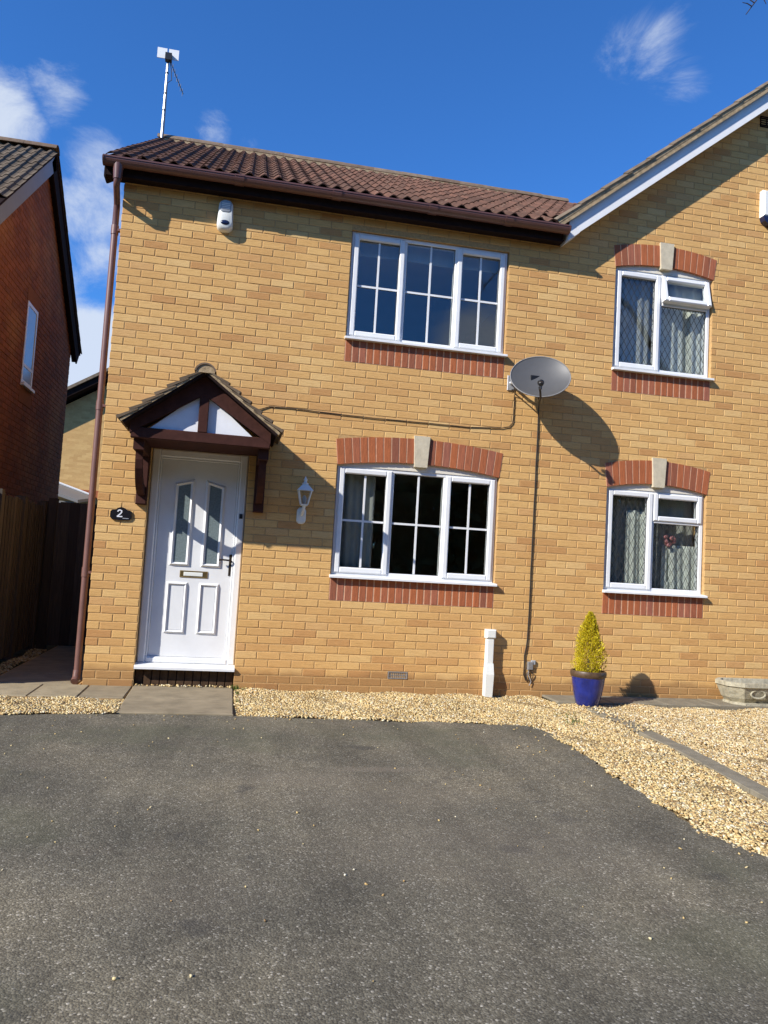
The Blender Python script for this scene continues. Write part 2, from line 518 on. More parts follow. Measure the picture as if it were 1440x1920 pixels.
class MB:
    def __init__(s):
        s.v = []
        s.f = []

    def add(s, vs, fs):
        k = len(s.v)
        s.v += [tuple(v) for v in vs]
        s.f += [tuple(i + k for i in f) for f in fs]
        return s

    def box(s, x0, x1, y0, y1, z0, z1):
        return s.add([(x0, y0, z0), (x1, y0, z0), (x1, y1, z0), (x0, y1, z0), (x0, y0, z1), (x1, y0, z1), (x1, y1, z1), (x0, y1, z1)],
                     [(0, 3, 2, 1), (4, 5, 6, 7), (0, 1, 5, 4), (1, 2, 6, 5), (2, 3, 7, 6), (3, 0, 4, 7)])

    def cbox(s, x0, x1, y0, y1, z0, z1, c=0.006):
        """box whose front (y0) edges are chamfered"""
        return s.add([(x0, y1, z0), (x1, y1, z0), (x1, y1, z1), (x0, y1, z1),
                      (x0, y0 + c, z0), (x1, y0 + c, z0), (x1, y0 + c, z1), (x0, y0 + c, z1),
                      (x0 + c, y0, z0 + c), (x1 - c, y0, z0 + c), (x1 - c, y0, z1 - c), (x0 + c, y0, z1 - c)],
                     [(3, 2, 1, 0), (0, 1, 5, 4), (1, 2, 6, 5), (2, 3, 7, 6), (3, 0, 4, 7),
                      (4, 5, 9, 8), (5, 6, 10, 9), (6, 7, 11, 10), (7, 4, 8, 11), (8, 9, 10, 11)])

    def prism(s, poly, y0, y1):
        """polygon in (x, z), counter-clockwise seen from the front, from y0 (front) to y1"""
        n = len(poly)
        return s.add([(x, y0, z) for x, z in poly] + [(x, y1, z) for x, z in poly],
                     [tuple(range(n)), tuple(range(2 * n - 1, n - 1, -1))] + [(i, i + n, (i + 1) % n + n, (i + 1) % n) for i in range(n)])

    def xprism(s, poly, x0, x1):
        """polygon in (y, z) swept along x"""
        n = len(poly)
        return s.add([(x0, y, z) for y, z in poly] + [(x1, y, z) for y, z in poly],
                     [tuple(range(n - 1, -1, -1)), tuple(range(n, 2 * n))] + [(i, (i + 1) % n, (i + 1) % n + n, i + n) for i in range(n)])

    def zprism(s, poly, z0, z1):
        n = len(poly)
        return s.add([(x, y, z0) for x, y in poly] + [(x, y, z1) for x, y in poly],
                     [tuple(range(n - 1, -1, -1)), tuple(range(n, 2 * n))] + [(i, (i + 1) % n, (i + 1) % n + n, i + n) for i in range(n)])

    def tube(s, pts, r, n=8, cap=True):
        pts = [Vector(p) for p in pts]
        rs = r if isinstance(r, (list, tuple)) else [r] * len(pts)
        k = len(s.v)
        prev = None
        for i, p in enumerate(pts):
            d = (pts[min(i + 1, len(pts) - 1)] - pts[max(i - 1, 0)]).normalized()
            if prev is None:
                a = d.orthogonal().normalized()
            else:
                a = (prev - d * prev.dot(d)).normalized()
            prev = a
            b = d.cross(a)
            for j in range(n):
                th = 2 * math.pi * j / n
                s.v.append(tuple(p + (a * math.cos(th) + b * math.sin(th)) * rs[i]))
        for i in range(len(pts) - 1):
            for j in range(n):
                j2 = (j + 1) % n
                s.f.append((k + i * n + j, k + i * n + j2, k + (i + 1) * n + j2, k + (i + 1) * n + j))
        if cap:
            s.f.append(tuple(k + j for j in range(n - 1, -1, -1)))
            e = k + (len(pts) - 1) * n
            s.f.append(tuple(e + j for j in range(n)))
        return s

    def lathe(s, prof, cx, cy, n=24, sx=1.0, sy=1.0):
        k = len(s.v)
        for r, z in prof:
            for j in range(n):
                th = 2 * math.pi * j / n
                s.v.append((cx + r * sx * math.cos(th), cy + r * sy * math.sin(th), z))
        for i in range(len(prof) - 1):
            for j in range(n):
                j2 = (j + 1) % n
                s.f.append((k + i * n + j, k + i * n + j2, k + (i + 1) * n + j2, k + (i + 1) * n + j))
        s.f.append(tuple(k + j for j in range(n - 1, -1, -1)))
        e = k + (len(prof) - 1) * n
        s.f.append(tuple(e + j for j in range(n)))
        return s

    def build(s, name, mat, parent=None, smooth=False, kind=None, label=None):
        me = bpy.data.meshes.new(name)
        off = Vector((0, 0, 0))
        if parent is not None:
            off = ROOTLOC.get(parent.name, off)
        me.from_pydata([(x - off.x, y - off.y, z - off.z) for x, y, z in s.v], [], s.f)
        me.materials.append(mat)
        if smooth:
            me.polygons.foreach_set('use_smooth', [True] * len(me.polygons))
            try:
                me.set_sharp_from_angle(angle=rad(40))
            except Exception:
                pass
        me.update()
        o = bpy.data.objects.new(name, me)
        col.objects.link(o)
        if parent is not None:
            o.parent = parent
            ROOTLOC[o.name] = off
        if kind:
            o['kind'] = kind
        if label:
            o['label'] = label
        return o


def root(name, label, cat, loc=(0, 0, 0), group=None):
    o = bpy.data.objects.new(name, None)
    o.location = loc
    o.empty_display_size = 0.1
    col.objects.link(o)
    o['label'] = label
    o['category'] = cat
    if group:
        o['group'] = group
    ROOTLOC[o.name] = Vector(loc)
    return o


def tag(o, label, cat, group=None):
    o['label'] = label
    o['category'] = cat
    if group:
        o['group'] = group
    return o


def np_mesh(name, verts, quads, mat, parent=None, kind=None):
    """fast joined mesh from numpy arrays (quads: n x 4)"""
    me = bpy.data.meshes.new(name)
    off = np.array(ROOTLOC.get(parent.name, (0, 0, 0))) if parent is not None else np.zeros(3)
    verts = verts - off
    me.vertices.add(len(verts))
    me.vertices.foreach_set('co', verts.astype(np.float32).ravel())
    q = quads.astype(np.int32)
    me.loops.add(q.size)
    me.loops.foreach_set('vertex_index', q.ravel())
    me.polygons.add(len(q))
    me.polygons.foreach_set('loop_start', np.arange(0, q.size, q.shape[1], dtype=np.int32))
    me.materials.append(mat)
    me.update(calc_edges=True)
    me.validate()
    o = bpy.data.objects.new(name, me)
    col.objects.link(o)
    if parent is not None:
        o.parent = parent
        ROOTLOC[o.name] = Vector(off)
    if kind:
        o['kind'] = kind
    return o


CACHE = {}


def piece(name, key, make, mat, parent, loc, rot=None):
    """one of many alike pieces: shares its mesh with the others of the same key"""
    if key not in CACHE:
        b = MB()
        make(b)
        me = bpy.data.meshes.new(name)
        me.from_pydata(b.v, [], b.f)
        me.materials.append(mat)
        me.update()
        CACHE[key] = me
    o = bpy.data.objects.new(name, CACHE[key])
    col.objects.link(o)
    o.parent = parent
    off = ROOTLOC.get(parent.name, Vector((0, 0, 0)))
    l = Vector(loc) - off
    if rot is None:
        o.location = l
    else:
        o.matrix_local = Matrix.Translation(l) @ rot.to_4x4()
    return o


# ------------------------------------------------------------------ ground, drive, paving, gravel
G = -0.03


def sheet(name, poly, z, mat, kind='structure', jitter=0.0, step=0.05):
    pts = []
    n = len(poly)
    for i in range(n):
        a, b = Vector((*poly[i], 0)), Vector((*poly[(i + 1) % n], 0))
        m = max(1, int((b - a).length / step)) if jitter else 1
        for k in range(m):
            p = a.lerp(b, k / m)
            pts.append((p.x + random.uniform(-jitter, jitter), p.y + random.uniform(-jitter, jitter), z))
    me = bpy.data.meshes.new(name)
    me.from_pydata(pts, [], [tuple(range(len(pts)))])
    me.materials.append(mat)
    o = bpy.data.objects.new(name, me)
    col.objects.link(o)
    o['kind'] = kind
    return o


sheet('ground', [(-400, -400), (400, -400), (400, 400), (-400, 400)], G - 0.03, M['earth'])
ASPHALT = [(-9, -14), (4.6, -14), (4.45, -8), (4.10, -5.4), (3.86, -4.4), (3.76, -3.95), (3.79, -3.37), (3.85, -2.7), (3.895, -2.05), (3.90, -1.66), (3.82, -1.47), (3.5, -1.40), (2.5, -1.335), (1.395, -1.275), (0.49, -1.28), (-0.33, -1.40), (-2.5, -1.60), (-9, -2.1)]
sheet('driveway', ASPHALT, G, M['asphalt'], jitter=0.018, step=0.045)
sheet('road', [(-60, -18.5), (60, -18.5), (60, -14.02), (-60, -14.02)], G, M['asphalt'])
sheet('verge', [(-60, -60), (60, -60), (60, -18.52), (-60, -18.52)], G, M['earth'])
KERB = [(4.835, -0.30), (4.80, -1.4), (4.74, -2.3), (4.60, -3.4), (4.45, -4.6), (4.95, -8.0)]


def kerb_x(y):
    for (xa, ya), (xb, yb) in zip(KERB[:-1], KERB[1:]):
        if yb <= y <= ya:
            return xa + (xb - xa) * (ya - y) / (ya - yb)
    return KERB[0][0] if y > KERB[0][1] else KERB[-1][0]


sheet('gravel_bed', [(-2.6, -1.85), (-0.33, -1.50), (1.4, -1.37), (3.6, -1.5), (3.6, -8), (9.5, -8), (9.5, 0.0), (-2.6, 0.0)], G - 0.012, M['gravel_bed'])


def inside(poly, x, y):
    c = np.zeros(len(x), bool)
    n = len(poly)
    for i in range(n):
        x0, y0 = poly[i]
        x1, y1 = poly[(i + 1) % n]
        cond = ((y0 > y) != (y1 > y)) & (x < (x1 - x0) * (y - y0) / (y1 - y0 + 1e-12) + x0)
        c ^= cond
    return c


def stones(x, y, z, size):
    n = len(x)
    cube = np.array([(-1, -1, -1), (1, -1, -1), (1, 1, -1), (-1, 1, -1), (-1, -1, 1), (1, -1, 1), (1, 1, 1), (-1, 1, 1)], float) * 0.5
    faces = np.array([(0, 3, 2, 1), (4, 5, 6, 7), (0, 1, 5, 4), (1, 2, 6, 5), (2, 3, 7, 6), (3, 0, 4, 7)])
    v = cube[None] + rng.uniform(-0.24, 0.24, (n, 8, 3))
    sc3 = np.stack([size * rng.uniform(0.8, 1.5, n), size * rng.uniform(0.6, 1.0, n), size * rng.uniform(0.4, 0.75, n)], 1)
    v = v * sc3[:, None]
    th = rng.uniform(0, 2 * np.pi, n)
    ph = rng.uniform(-0.6, 0.6, n)
    v = np.stack([v[..., 0] * np.cos(ph)[:, None] - v[..., 2] * np.sin(ph)[:, None], v[..., 1], v[..., 0] * np.sin(ph)[:, None] + v[..., 2] * np.cos(ph)[:, None]], -1)
    v = np.stack([v[..., 0] * np.cos(th)[:, None] - v[..., 1] * np.sin(th)[:, None], v[..., 0] * np.sin(th)[:, None] + v[..., 1] * np.cos(th)[:, None], v[..., 2]], -1)
    v += np.stack([x, y, z], 1)[:, None]
    q = faces[None] + (np.arange(n) * 8)[:, None, None]
    return v.reshape(-1, 3), q.reshape(-1, 4)


def scatter(poly, per_m2):
    px, py = np.array(poly).T
    a = (px.max() - px.min()) * (py.max() - py.min())
    n = int(a * per_m2)
    x = rng.uniform(px.min(), px.max(), n)
    y = rng.uniform(py.min(), py.max(), n)
    k = inside(poly, x, y)
    return x[k], y[k]


def gravel(name, poly, per_m2, size=(0.0085, 0.0170)):
    x, y = scatter(poly, per_m2)
    wob = 0.022 * np.sin(x * 8.3 + 2.1 * np.sin(y * 5.7)) + 0.016 * np.sin(y * 11.0 + x * 4.0) + rng.normal(0, 0.020, len(x))
    out = ~inside(ASPHALT, x + wob * 0.8, y + wob) | (rng.random(len(x)) < 0.002)
    x, y = x[out], y[out]
    s = rng.uniform(*size, len(x))
    bump = 0.012 * (np.sin(x * 3.1 + 1) * np.sin(y * 4.3)) + 0.010 * np.sin(x * 9 + y * 7)
    z = G - 0.004 + bump + rng.uniform(0, 0.010, len(x))
    v, q = stones(x, y, z, s)
    o = np_mesh(name, v, q, M['gravel'], kind='stuff')
    return o


kl = [(kerb_x(y) - 0.075, y) for y in np.linspace(-0.30, -6.9, 30)]
kr = [(kerb_x(y) + 0.075, y) for y in np.linspace(-0.31, -6.9, 30)]
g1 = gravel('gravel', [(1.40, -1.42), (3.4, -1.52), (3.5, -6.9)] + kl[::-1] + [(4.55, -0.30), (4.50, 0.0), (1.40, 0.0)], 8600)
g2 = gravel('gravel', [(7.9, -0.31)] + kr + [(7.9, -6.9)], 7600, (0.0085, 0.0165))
g3 = gravel('gravel', [(-2.2, -1.63), (0.485, -1.33), (0.475, -0.655), (-2.2, -0.655)], 8200)
g4 = gravel('gravel', [(-1.02, -0.6), (-0.86, -0.6), (-0.84, 2.45), (-1.02, 2.45)], 2500)
for g_ in (g1, g2, g3, g4):
    g_['kind'] = 'stuff'
# a scatter of stones kicked onto the tarmac, mostly near the gravel
x, y = scatter(ASPHALT[2:] + [(-2, -8), (4.4, -8)], 60)
dist_edge = np.minimum(np.abs(y + 1.33), np.abs(x - 3.85))
k = inside(ASPHALT, x, y) & (rng.random(len(x)) < 0.12 + 0.8 * np.exp(-dist_edge / 0.05) + 0.25 * np.exp(-dist_edge / 0.5)) & (y > -7.2)
x, y = x[k], y[k]
v, q = stones(x, y, np.full(len(x), G + 0.003), rng.uniform(0.004, 0.011, len(x)))
np_mesh('loose_gravel', v, q, M['gravel'], kind='stuff')

paving = MB().box(-2.6, 0.455, -0.64, -0.01, G - 0.03, G - 0.004).build('paving', M['mortar'])
paving['kind'] = 'structure'


def slab(parent, name, poly, z0, z1, mat):
    """slab with a small worn chamfer"""
    b = MB()
    n = len(poly)
    cx = sum(p[0] for p in poly) / n
    cy = sum(p[1] for p in poly) / n
    ins = []
    for px, py in poly:
        dx_, dy_ = cx - px, cy - py
        l = math.hypot(dx_, dy_)
        ins.append((px + dx_ / l * 0.010, py + dy_ / l * 0.010))
    vs = [(p[0], p[1], z0) for p in poly] + [(p[0], p[1], z1 - 0.006) for p in poly] + [(p[0], p[1], z1) for p in ins]
    fs = [tuple(range(n - 1, -1, -1)), tuple(range(2 * n, 3 * n))]
    for k0 in (0, n):
        fs += [(k0 + i, k0 + (i + 1) % n, k0 + n + (i + 1) % n, k0 + n + i) for i in range(n)]
    b.add(vs, fs)
    return b.build(name, mat, parent)


for i, (xa, xb) in enumerate(((-2.55, -1.75), (-1.74, -0.95), (-0.94, -0.33), (-0.32, 0.07), (0.08, 0.452))):
    slab(paving, 'paving_slab', [(xa, -0.635), (xb, -0.635 + 0.008 * (i % 2)), (xb, -0.02), (xa, -0.02)], G - 0.02, G + 0.008 + 0.002 * (i % 2), M['slab'] if i != 4 else M['slab_dark'])
side_path = MB().box(-0.84, -0.03, 0.0, 6.0, G - 0.03, G - 0.006).build('side_path', M['mortar'])
side_path['kind'] = 'structure'
for i in range(9):
    ya = 0.02 + i * 0.61
    slab(side_path, 'paving_slab', [(-0.82, ya), (-0.05, ya), (-0.05, ya + 0.6), (-0.82, ya + 0.6)], G - 0.02, G + 0.004 + 0.002 * (i % 2), M['slab_dark'])
path = MB().box(0.50, 1.37, -1.25, -0.02, G - 0.03, G - 0.006).build('door_path', M['mortar'])
path['kind'] = 'structure'
slab(path, 'paving_slab', [(0.485, -1.285), (1.385, -1.275), (1.385, -0.64), (0.475, -0.645)], G - 0.02, G + 0.014, M['slab_dark'])
slab(path, 'paving_slab', [(0.475, -0.638), (1.385, -0.634), (1.385, -0.01), (0.468, -0.01)], G - 0.02, G + 0.016, M['slab_dark'])
# stones lodged against the step
x = rng.uniform(0.47, 1.38, 70)
y = rng.uniform(-0.055, 0.02, 70)
v, q = stones(x, y, np.full(70, G + 0.022), rng.uniform(0.010, 0.02, 70))
np_mesh('loose_gravel', v, q, M['gravel'], kind='stuff')
# concrete strip along the wall on the right, and the edging that divides the two gravel beds
strip = MB().box(4.56, 9.4, -0.415, -0.005, G - 0.04, G + 0.010).build('concrete_strip', M['kerb'])
strip['kind'] = 'structure'
for i in range(8):
    xa = 4.56 + 0.6 * i
    slab(strip, 'edging_slab', [(xa, -0.42), (xa + 0.592, -0.42), (xa + 0.592, -0.01), (xa, -0.01)], G - 0.03, G + 0.030 + 0.003 * (i % 2), M['kerb'])
kerb = MB().box(4.6, 4.62, -3.0, -2.9, G - 0.09, G - 0.06).build('kerb_line', M['kerb'])
kerb['kind'] = 'structure'
yy = -0.32
i = 0
while yy > -6.8:
    y2 = yy - 0.60
    xa, xb = kerb_x(yy), kerb_x(y2)
    slab(kerb, 'edging_stone', [(xb - 0.07, y2 + 0.006), (xb + 0.07, y2 + 0.006), (xa + 0.07, yy), (xa - 0.07, yy)], G - 0.05, G + 0.020 + 0.003 * (i % 2), M['kerb'])
    yy = y2
    i += 1
# stones strewn over the edging
yk = rng.uniform(-1.7, -0.35, 170)
xk = np.array([kerb_x(t_) for t_ in yk]) + rng.normal(0, 0.05, 170)
v, q = stones(xk, yk, np.full(170, G + 0.027), rng.uniform(0.010, 0.02, 170))
np_mesh('loose_gravel', v, q, M['gravel'], kind='stuff')


# ------------------------------------------------------------------ brickwork
def course_bricks(x0, x1, zbot, ztop, holes, keep=None):
    """bricks of a stretcher-bond wall in (s, z): list of (s0, s1, z0, z1)"""
    out = []
    r = 0
    while Z0 + r * COURSE < ztop - 0.02:
        za, zb = Z0 + r * COURSE, Z0 + (r + 1) * COURSE
        r += 1
        if zb < zbot + 0.02:
            continue
        off = -0.5 * BL if (r - 1) % 2 else 0.0
        k0 = math.floor((x0 - off) / BL) - 1
        for k in range(k0, int((x1 - x0) / BL) + k0 + 4):
            segs = [(max(x0, off + k * BL + 0.005), min(x1, off + (k + 1) * BL - 0.005))]
            for (hx0, hx1, hz0, hz1) in holes:
                if hz0 + 0.012 < zb and hz1 - 0.012 > za:
                    ns = []
                    for a, b in segs:
                        if hx1 <= a or hx0 >= b:
                            ns.append((a, b))
                        else:
                            if hx0 - a > 0.02:
                                ns.append((a, hx0 - 0.002))
                            if b - hx1 > 0.02:
                                ns.append((hx1 + 0.002, b))
                    segs = ns
            for a, b in segs:
                if b - a < 0.02:
                    continue
                top = min(zb, ztop) - 0.0045
                if keep is None or keep(0.5 * (a + b), 0.5 * (za + zb)):
                    out.append((a, b, za + 0.0045, top))
    return out


def brick_shape(b, L, H, D=0.03, c=0.003):
    b.cbox(-L / 2, L / 2, 0, D, -H / 2, H / 2, c)


def lay_bricks(parent, bricks, mat, n_single, y=0.0, axis='x', plane=0.0, sign=1, name='brick'):
    """the n_single bricks that show largest are objects, the rest one part"""
    def d2(br):
        cx, cz = 0.5 * (br[0] + br[1]), 0.5 * (br[2] + br[3])
        P = Vector((cx, plane, cz)) if axis == 'x' else Vector((plane, cx, cz))
        return ((P - CAM).length, -(br[1] - br[0]))
    bricks = sorted(bricks, key=d2)
    for (a, b, z0, z1) in bricks[:n_single]:
        L, H = round(b - a, 3), round(z1 - z0, 3)
        o = piece(name, (name, mat.name, L, H), lambda m: brick_shape(m, L, H), mat, parent, ((a + b) / 2, plane + random.uniform(-0.0012, 0.0012), (z0 + z1) / 2))
        o.rotation_euler = (random.uniform(-0.006, 0.006), random.uniform(-0.003, 0.003), random.uniform(-0.004, 0.004))
    rest = bricks[n_single:]
    if rest:
        m = MB()
        for (a, b, z0, z1) in rest:
            j = random.uniform(-0.0012, 0.0012)
            if axis == 'x':
                m.cbox(a, b, plane + j, plane + 0.03, z0, z1, 0.003)
            else:                                              # wall facing +x or -x
                k = len(m.v)
                m.cbox(a, b, j, 0.03, z0, z1, 0.004)
                new = m.v[k:]
                m.v[k:] = [(plane - sign * yv, xv * 1.0, zv) for xv, yv, zv in new]
        m.build('brickwork', mat, parent, kind='stuff')


def core_wall(b, x0, x1, z0, z1, holes, y0, y1):
    """wall body as boxes round its openings"""
    xs = sorted({x0, x1, *[h[0] for h in holes], *[h[1] for h in holes]})
    zs = sorted({z0, z1, *[h[2] for h in holes], *[h[3] for h in holes]})
    for xa, xb in zip(xs[:-1], xs[1:]):
        run = None
        for za, zb in zip(zs[:-1], zs[1:]):
            cx, cz = (xa + xb) / 2, (za + zb) / 2
            solid = not any(h[0] < cx < h[1] and h[2] < cz < h[3] for h in holes)
            if solid and run is None:
                run = za
            if not solid and run is not None:
                b.box(xa, xb, y0, y1, run, za)
                run = None
        if run is not None:
            b.box(xa, xb, y0, y1, run, z1)


def soldiers(parent, x0, x1, z0, z1, n):
    step = (x1 - x0) / n
    MB().box(x0, x1, 0.0005, 0.06, z0, z1).build('sill_mortar', M['red_mortar'], parent)
    for i in range(n):
        L, H = round(step - 0.012, 4), round(z1 - z0 - 0.006, 4)
        o = piece('red_brick', ('sold', L, H), lambda m: brick_shape(m, L, H, 0.04, 0.003), M['red'], parent, (x0 + (i + 0.5) * step, -0.002 + random.uniform(-0.001, 0.001), (z0 + z1) / 2))
        o.rotation_euler = (0, random.uniform(-0.006, 0.006), 0)


def arch(parent, x0, x1, z0, rise, h, nside, flare=0.03):
    cx, hw = (x0 + x1) / 2, (x1 - x0) / 2
    kw = 0.078
    intr = lambda t: z0 + rise * (1 - t * t)
    def P(xb, up_):
        t = (xb - cx) / hw
        return (xb + t * flare * up_, intr(t) + (h + 0.0 * t) * up_)
    MB().prism([P(x0 + (x1 - x0) * i / 16, 0.02) for i in range(17)] + [P(x0 + (x1 - x0) * i / 16, 0.985) for i in range(16, -1, -1)], -0.0025, 0.09).build('arch_mortar', M['red_mortar'], parent)
    for side in (-1, 1):
        for i in range(nside):
            a = cx + side * (kw * 0.9 + (hw - kw * 0.9) * i / nside)
            b = cx + side * (kw * 0.9 + (hw - kw * 0.9) * (i + 1) / nside)
            if a > b:
                a, b = b, a
            a, b = a + 0.006, b - 0.006
            yj = -0.0055 + random.uniform(-0.001, 0.001)
            MB().prism([P(a, 0.0), P(b, 0.0), P(b, 1.0), P(a, 1.0)], yj, 0.07).build('red_brick', M['red'], parent)
    zt = z0 + rise
    MB().prism([(cx - kw * 0.86, zt - 0.035), (cx + kw * 0.86, zt - 0.035), (cx + kw * 1.08, zt + h + 0.030), (cx - kw * 1.08, zt + h + 0.030)], -0.028, 0.06).build('keystone', M['stone'], parent)
    n = 12
    poly = [(x0 + 0.004, z0 - 0.004), (x1 - 0.004, z0 - 0.004)] + [(x0 + 0.004 + (x1 - x0 - 0.008) * i / n, max(z0, intr(-1 + 2 * i / n)) + 0.012) for i in range(n, -1, -1)]
    MB().prism(poly, 0.028, 0.09).build('arch_infill', M['cream'], parent)


# ------------------------------------------------------------------ windows
def frame_rect(b, x0, x1, z0, z1, wd, y0, y1, c=0.006, wb=None):
    wb = wb or wd
    b.cbox(x0, x0 + wd, y0, y1, z0, z1, c)
    b.cbox(x1 - wd, x1, y0, y1, z0, z1, c)
    b.cbox(x0 + wd - 0.001, x1 - wd + 0.001, y0 + 0.0006, y1, z0, z0 + wb, c)
    b.cbox(x0 + wd - 0.001, x1 - wd + 0.001, y0 + 0.0006, y1, z1 - wd, z1, c)


def pane(win, x0, x1, z0, z1, y=0.062):
    MB().box(x0, x1, y, y + 0.004, z0, z1).build('pane', M['glass'], win)
    b = MB()
    g = 0.004
    frame_rect(b, x0, x1, z0, z1, g, y - 0.012, y, 0.001)
    b.build('gasket', M['gasket'], win)


def window(house, x0, x1, zs, z1, kind):
    """white window: zs is the underside of the projecting sill"""
    win = MB()
    zf = zs + 0.030
    fy0, fy1 = 0.036, 0.115
    W_ = x1 - x0
    x0f, x1f = x0 + 0.008, x1 - 0.008
    fw = 0.042
    frame_rect(win, x0f, x1f, zf, z1, fw, fy0, fy1)
    if kind == 'three':
        ma, mb = x0 + W_ * 0.338, x0 + W_ * 0.668
        mull = [ma, mb]
    else:
        ma = x0 + W_ * 0.475
        mull = [ma]
    for mx_ in mull:
        win.cbox(mx_ - 0.021, mx_ + 0.021, fy0, fy1, zf + fw, z1 - fw, 0.006)
    if kind == 'two':
        zt = zf + (z1 - zf) * 0.70
        win.cbox(mull[0] + 0.0215, x1f - fw, fy0 + 0.0005, fy1, zt - 0.02, zt + 0.02, 0.006)
    wo_ = win.build('window', M['white'], house)
    b = MB()
    b.xprism([(-0.056, zs), (0.10, zs), (0.10, zf + 0.004), (0.034, zf + 0.004), (-0.046, zs + 0.024), (-0.056, zs + 0.018)], x0 - 0.012, x1 + 0.012)
    b.build('sill', M['white'], wo_)

    def sash(xa, xb, za, zb, open_=0.0):
        s = MB()
        sw = 0.056
        frame_rect(s, xa, xb, za, zb, sw, fy0 - 0.016, fy0 + 0.05, 0.010)
        o = s.build('sash', M['white'], wo_)
        return (xa + sw, xb - sw, za + sw, zb - sw), o

    def bars(a, horiz=True):
        xa, xb, za, zb = a
        b_ = MB()
        cx_ = (xa + xb) / 2
        cz_ = (za + zb) / 2
        b_.box(cx_ - 0.010, cx_ + 0.010, 0.052, 0.0616, za, zb).build('glazing_bar', M['white'], wo_)
        MB().box(xa, xb, 0.0525, 0.0612, cz_ - 0.010, cz_ + 0.010).build('glazing_bar', M['white'], wo_)

    def leading(a, rot=None):
        xa, xb, za, zb = a
        m = MB()
        px_, pz = 0.070, 0.125
        t_ = 0.0030
        for sgn in (-1, 1):
            k = -30
            while k < 60:
                # line: x = xa + k*px + sgn*(z-za)*px/pz, clipped to the pane
                xs0 = xa + k * px_
                pts = []
                steps = 2
                za_, zb_ = za, zb
                f_ = lambda z_: xs0 + sgn * (z_ - za) * px_ / pz
                lo, hi = za, zb
                # solve limits where x within [xa, xb]
                def zx(xv):
                    return za + sgn * (xv - xs0) * pz / px_
                z_a, z_b = sorted((zx(xa), zx(xb)))
                lo, hi = max(lo, z_a), min(hi, z_b)
                if hi - lo > 0.01:
                    dxn = t_
                    m.add([(f_(lo) - dxn, 0.0605, lo), (f_(lo) + dxn, 0.0605, lo), (f_(hi) + dxn, 0.0605, hi), (f_(hi) - dxn, 0.0605, hi),
                           (f_(lo) - dxn, 0.0615, lo), (f_(lo) + dxn, 0.0615, lo), (f_(hi) + dxn, 0.0615, hi), (f_(hi) - dxn, 0.0615, hi)],
                          [(0, 1, 2, 3), (7, 6, 5, 4), (0, 4, 5, 1), (1, 5, 6, 2), (2, 6, 7, 3), (3, 7, 4, 0)])
                k += 1
        m.build('leading', M['lead'], wo_, kind='stuff')

    iz0, iz1 = zf + fw - 0.018, z1 - fw + 0.018
    if kind == 'three':
        a, _ = sash(x0f + fw - 0.018, mull[0] - 0.004, iz0, iz1)
        pane(wo_, *a)
        bars(a)
        mid = (mull[0] + 0.021, mull[1] - 0.021, zf + fw, z1 - fw)
        pane(wo_, *mid)
        bars(mid)
        a, _ = sash(mull[1] + 0.004, x1f - fw + 0.018, iz0, iz1)
        pane(wo_, *a)
        bars(a)
    else:
        a, _ = sash(x0f + fw - 0.018, mull[0] - 0.004, iz0, iz1)
        pane(wo_, *a)
        leading(a)
        low = (mull[0] + 0.021, x1f - fw, zf + fw, zt - 0.02)
        pane(wo_, *low)
        leading(low)
        a, s = sash(mull[0] + 0.006, x1f - fw + 0.018, zt + 0.004, iz1)
        if kind == 'two' and zs > 3:                          # the upper vent stands ajar
            ang = rad(-13)
            piv = Vector((0, fy0 + 0.02, iz1))
            R_ = Matrix.Translation(piv) @ Matrix.Rotation(ang, 4, 'X') @ Matrix.Translation(-piv)
            s.matrix_local = R_
            g_ = MB().box(a[0], a[1], 0.056, 0.060, a[2], a[3]).build('pane', M['glass'], wo_)
            g_.matrix_local = R_
        else:
            pane(wo_, *a)
    return wo_


def curtain(name, label, x0, x1, z0, z1, y, mat, folds=7, amp=0.03, drop=None):
    b = MB()
    n = folds * 8
    rows = 8
    vs = []
    for j in range(rows + 1):
        f = j / rows
        z = z1 + (z0 - z1) * f
        for i in range(n + 1):
            u = i / n
            yy_ = y + amp * (0.4 + 0.6 * f) * math.sin(2 * math.pi * folds * u + 0.6 * math.sin(5 * u + f)) + 0.012 * math.sin(13 * u)
            xx = x0 + (x1 - x0) * u
            if drop:
                xx += drop * f * (u - 0.5)
            vs.append((xx, yy_, z))
    fs = [(j * (n + 1) + i, j * (n + 1) + i + 1, (j + 1) * (n + 1) + i + 1, (j + 1) * (n + 1) + i) for j in range(rows) for i in range(n)]
    b.add(vs, fs)
    o = b.build(name, mat, smooth=True)
    md = o.modifiers.new('thickness', 'SOLIDIFY')
    md.thickness = 0.003
    return tag(o, label, 'curtain')


# ------------------------------------------------------------------ house with the white door
W1 = (2.267, 3.980, 3.524, 4.680)
W2 = (2.263, 3.985, 1.0975, 2.236)
W3 = (5.222, 6.418, 3.524, 4.690)
W4 = (5.215, 6.410, 1.0975, 2.236)
DOOR = (0.458, 1.388, -0.06, 2.262)
PARTY = 4.57
EAVE = 4.86
SILL_H = 0.2275

